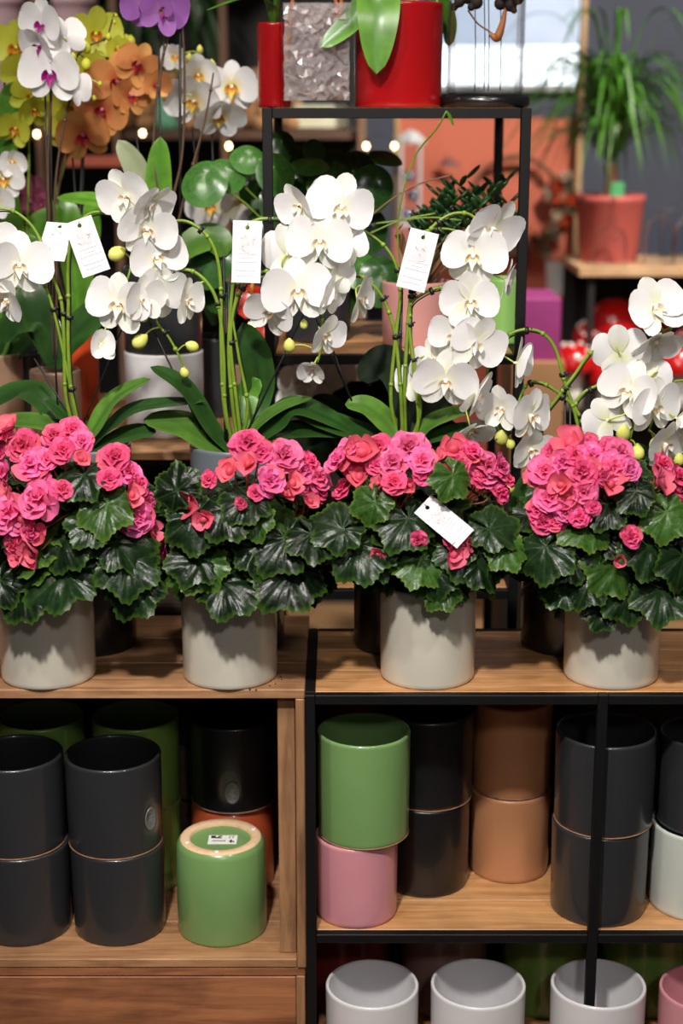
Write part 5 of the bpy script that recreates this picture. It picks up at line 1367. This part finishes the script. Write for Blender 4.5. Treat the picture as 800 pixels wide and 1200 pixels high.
# palm
pp = on(712, 303, top); pp = Vector((at(713, 280, YTb + .22).x, YTb + .22, top))
pr_ = 40 * m_per_px(pp); pm_ = mat('terracotta_paint', rgb(192, 92, 86), .6, .05)
palm = empty('potted_palm', pp, 'ponytail palm in a tapered coral pot on the display table', 'plant')
ph_ = 76 * m_per_px(pp)
MB().lathe([(0, 0), (pr_ * .82, 0), (pr_ * .84, .004), (pr_ * .98, ph_ - .02), (pr_, ph_ - .018), (pr_, ph_), (pr_ - .008, ph_), (pr_ * .8, ph_ - .03), (0, ph_ - .03)], 40, pp).build('pot', pm_, palm)
MB().lathe([(pr_ * .86, ph_ - .028), (0, ph_ - .02)], 20, pp).build('soil', soil_m, palm)
cr0 = at(714, 192, YTb + .22)
MB().tube(catmull([pp + Vector((.0, 0, ph_ - .03)), pp + Vector((.004, 0, ph_ + .03)), cr0], 5), [.034, .032, .028, .024, .022, .02, .019, .018, .018, .018, .018], 12).build('trunk', mat('palm_trunk', rgb(104, 68, 46), .8, .2, 50, .4), palm)
board(palm, 'plant_label', (pp.x + .008, pp.y - .06, pp.z + ph_ + .012), (.04, .004, .05), mat('green_label', rgb(80, 170, 110), .5, .2, 40))
pl_m = leaf_mat('palm_leaf', rgb(70, 124, 36), rgb(84, 136, 42), rgb(76, 130, 40), .4, .35, .15, 30, .05)
pr2 = random.Random(31)
for k in range(230):
    g = pr2.uniform(0, 2 * math.pi); L = pr2.uniform(.12, .36); rise = pr2.uniform(.08, .31); fall = pr2.uniform(-.08, .14)
    if k < 10: rise = .42; L = pr2.uniform(.2, .42); fall = pr2.uniform(-.05, .1)
    d = Vector((math.cos(g), math.sin(g) * .75, 0))
    P = [cr0, cr0 + d * L * .3 + Vector((0, 0, rise * .85)), cr0 + d * L * .65 + Vector((0, 0, rise)), cr0 + d * L + Vector((0, 0, rise + fall - .12))]
    strap(palm, P, pr2.uniform(.008, .013), pl_m, up=(0, 0, 1), n=4, tip=1.0)
# cloches
def cloche(px, Y, r, h, label):
    c = Vector((at(px, 290, Y).x, Y, top)); o = empty('glass_cloche', c, label, 'cloche', 'glass cloches on the display table')
    MB().lathe([(r, .0), (r, h * .55), (r * .94, h * .72), (r * .75, h * .88), (r * .4, h * .97), (.012, h), (.010, h), (r * .4 - .002, h * .96), (r * .75 - .003, h * .87), (r * .94 - .003, h * .71), (r - .003, h * .55), (r - .003, 0)], 36, c).build('glass_bell', glass('cloche_glass', (.97, .98, .99, 1), .12), o)
    MB().blob(c + Vector((0, 0, h + .014)), .0145, 14, 10).build('knob', MATS['cloche_glass'], o)
cloche(715, YTb + .06, .048, .115, 'low glass cloche in front of the coral palm pot'); cloche(772, YTb + .1, .045, .135, 'glass cloche right of the palm pot'); cloche(806, YTb + .08, .045, .130, 'glass cloche at the right edge of the display table'); cloche(792, YTb + .28, .05, .15, 'glass cloche at the back right of the display table')
# red decorations
redc = glaze('toadstool_red', rgb(190, 20, 22), .15); wdot = mat('toadstool_white', rgb(240, 236, 230), .5, .03)
def toadstool(px, py, Y, rpx, label, dots=True, sq=.8):
    c = at(px, py, Y); r = rpx * m_per_px(c); o = empty('toadstool_figure', c, label, 'figurine', 'glossy red toadstools under the display table')
    prof = [(0, -.32), (.55, -.36), (.86, -.40), (.97, -.33), (1.0, -.18), (.96, .1), (.84, .38), (.62, .64), (.34, .79), (0, .84)]
    cap = MB().lathe([(a * r, b * r * sq / .8) for a, b in prof], 32, c).build('cap', redc, o)
    z0 = zsf; MB().lathe([(0, z0 - c.z), (r * .5, z0 - c.z), (r * .42, (z0 - c.z) * .6), (r * .32, -.33 * r)], 20, c).build('stem', wdot, o)
    if dots:
        dr = random.Random(int(px))
        for k in range(26):
            u = dr.uniform(.05, .95); g = k * 2.399; a = math.sqrt(1 - u * u); p = c + Vector((a * r * .985 * math.cos(g), a * r * .985 * math.sin(g), u * r * .82 * sq / .8))
            MB().blob(p, r * dr.uniform(.07, .12), 8, 6).build('dot', wdot, cap)
for a in ((690, 392, YTb + .16, 19, 'white dotted red toadstool at the back left under the table'), (671, 424, YTb + .0, 27, 'white dotted red toadstool nearest the purple box')): toadstool(*a)
zsf = at(720, 400, YTb).z if False else zsf
for a in ((720, 378, YTb + .18, 34, 'large plain red toadstool under the palm'), (712, 438, YTb + .06, 30, 'plain red toadstool behind the orchid stems'), (798, 392, YTb + .22, 26, 'plain red toadstool at the right edge, upper'), (796, 425, YTb + .0, 30, 'plain red toadstool at the right edge, middle'), (760, 446, YTb + .18, 26, 'plain red toadstool between the orchid flowers'), (800, 462, YTb + .14, 26, 'plain red toadstool at the right edge, lowest')): toadstool(*a, dots=False)
# purple box, kraft box, white cup
def bx(px0, px1, py0, py1, Y, dep, name, m, label, cat):
    a = at(px0, py1, Y); b = at(px1, py0, Y)
    o = MB().box(((a.x + b.x) / 2, Y + dep / 2, (a.z + b.z) / 2), (b.x - a.x, dep, b.z - a.z), .003).build(name, m, None, smooth=False)
    return tag(o, label, cat), a, b
Yp = 4.0
_, a, b = bx(596, 662, 424, 560, Yp, .3, 'cardboard_box', mat('kraft_card', rgb(168, 124, 86), .8, .06), 'kraft brown box below the purple box', 'box')
plz = a.z; board(empty('side_table', ((a.x + b.x) / 2, Yp + .15, 0), 'dark low stand under the kraft box', 'stand'), 'stand_body', ((a.x + b.x) / 2, Yp + .15, (a.z) / 2), (b.x - a.x + .02, .3, a.z - .001), dark_lam)
bx(604, 658, 350, 423.5, Yp + .02, .22, 'gift_box', mat('purple_card', rgb(142, 48, 112), .6, .06), 'purple box right of the tall rack', 'box')
wcup = Vector((at(653, 326, 5.2).x, 5.2, at(653, 345, 5.2).z)); cs_ = 14 * m_per_px(wcup)
wb = empty('paper_bag', wcup, 'small white paper bag before the salmon wall', 'bag')
MB().grid(lambda i, j: (wcup.x + cs_ * (.85 + .15 * j) * math.cos(i * 6.2832) * (1.0), wcup.y + cs_ * .6 * math.sin(i * 6.2832), wcup.z + j * .105 + .004 * math.sin(i * 25) * j), 24, 4).build('bag_body', mat('white_paper', rgb(232, 232, 232), .8, .03), wb)
MB().lathe([(cs_ * .5, 0.001), (0, .001)], 16, wcup).build('bag_bottom', MATS['white_paper'], wb)
rl = empty('wall_rail', (at(640, 322, 5.3).x, 5.3, 0), 'low salmon ledge carrying the white paper bag', 'ledge')
board(rl, 'ledge_top', (at(640, 345, 5.2).x, 5.26, wcup.z - .008), (.24, .2, .014), salmon); board(rl, 'ledge_foot', (at(640, 345, 5.2).x, 5.26, (wcup.z - .016) / 2), (.03, .03, wcup.z - .016), salmon)
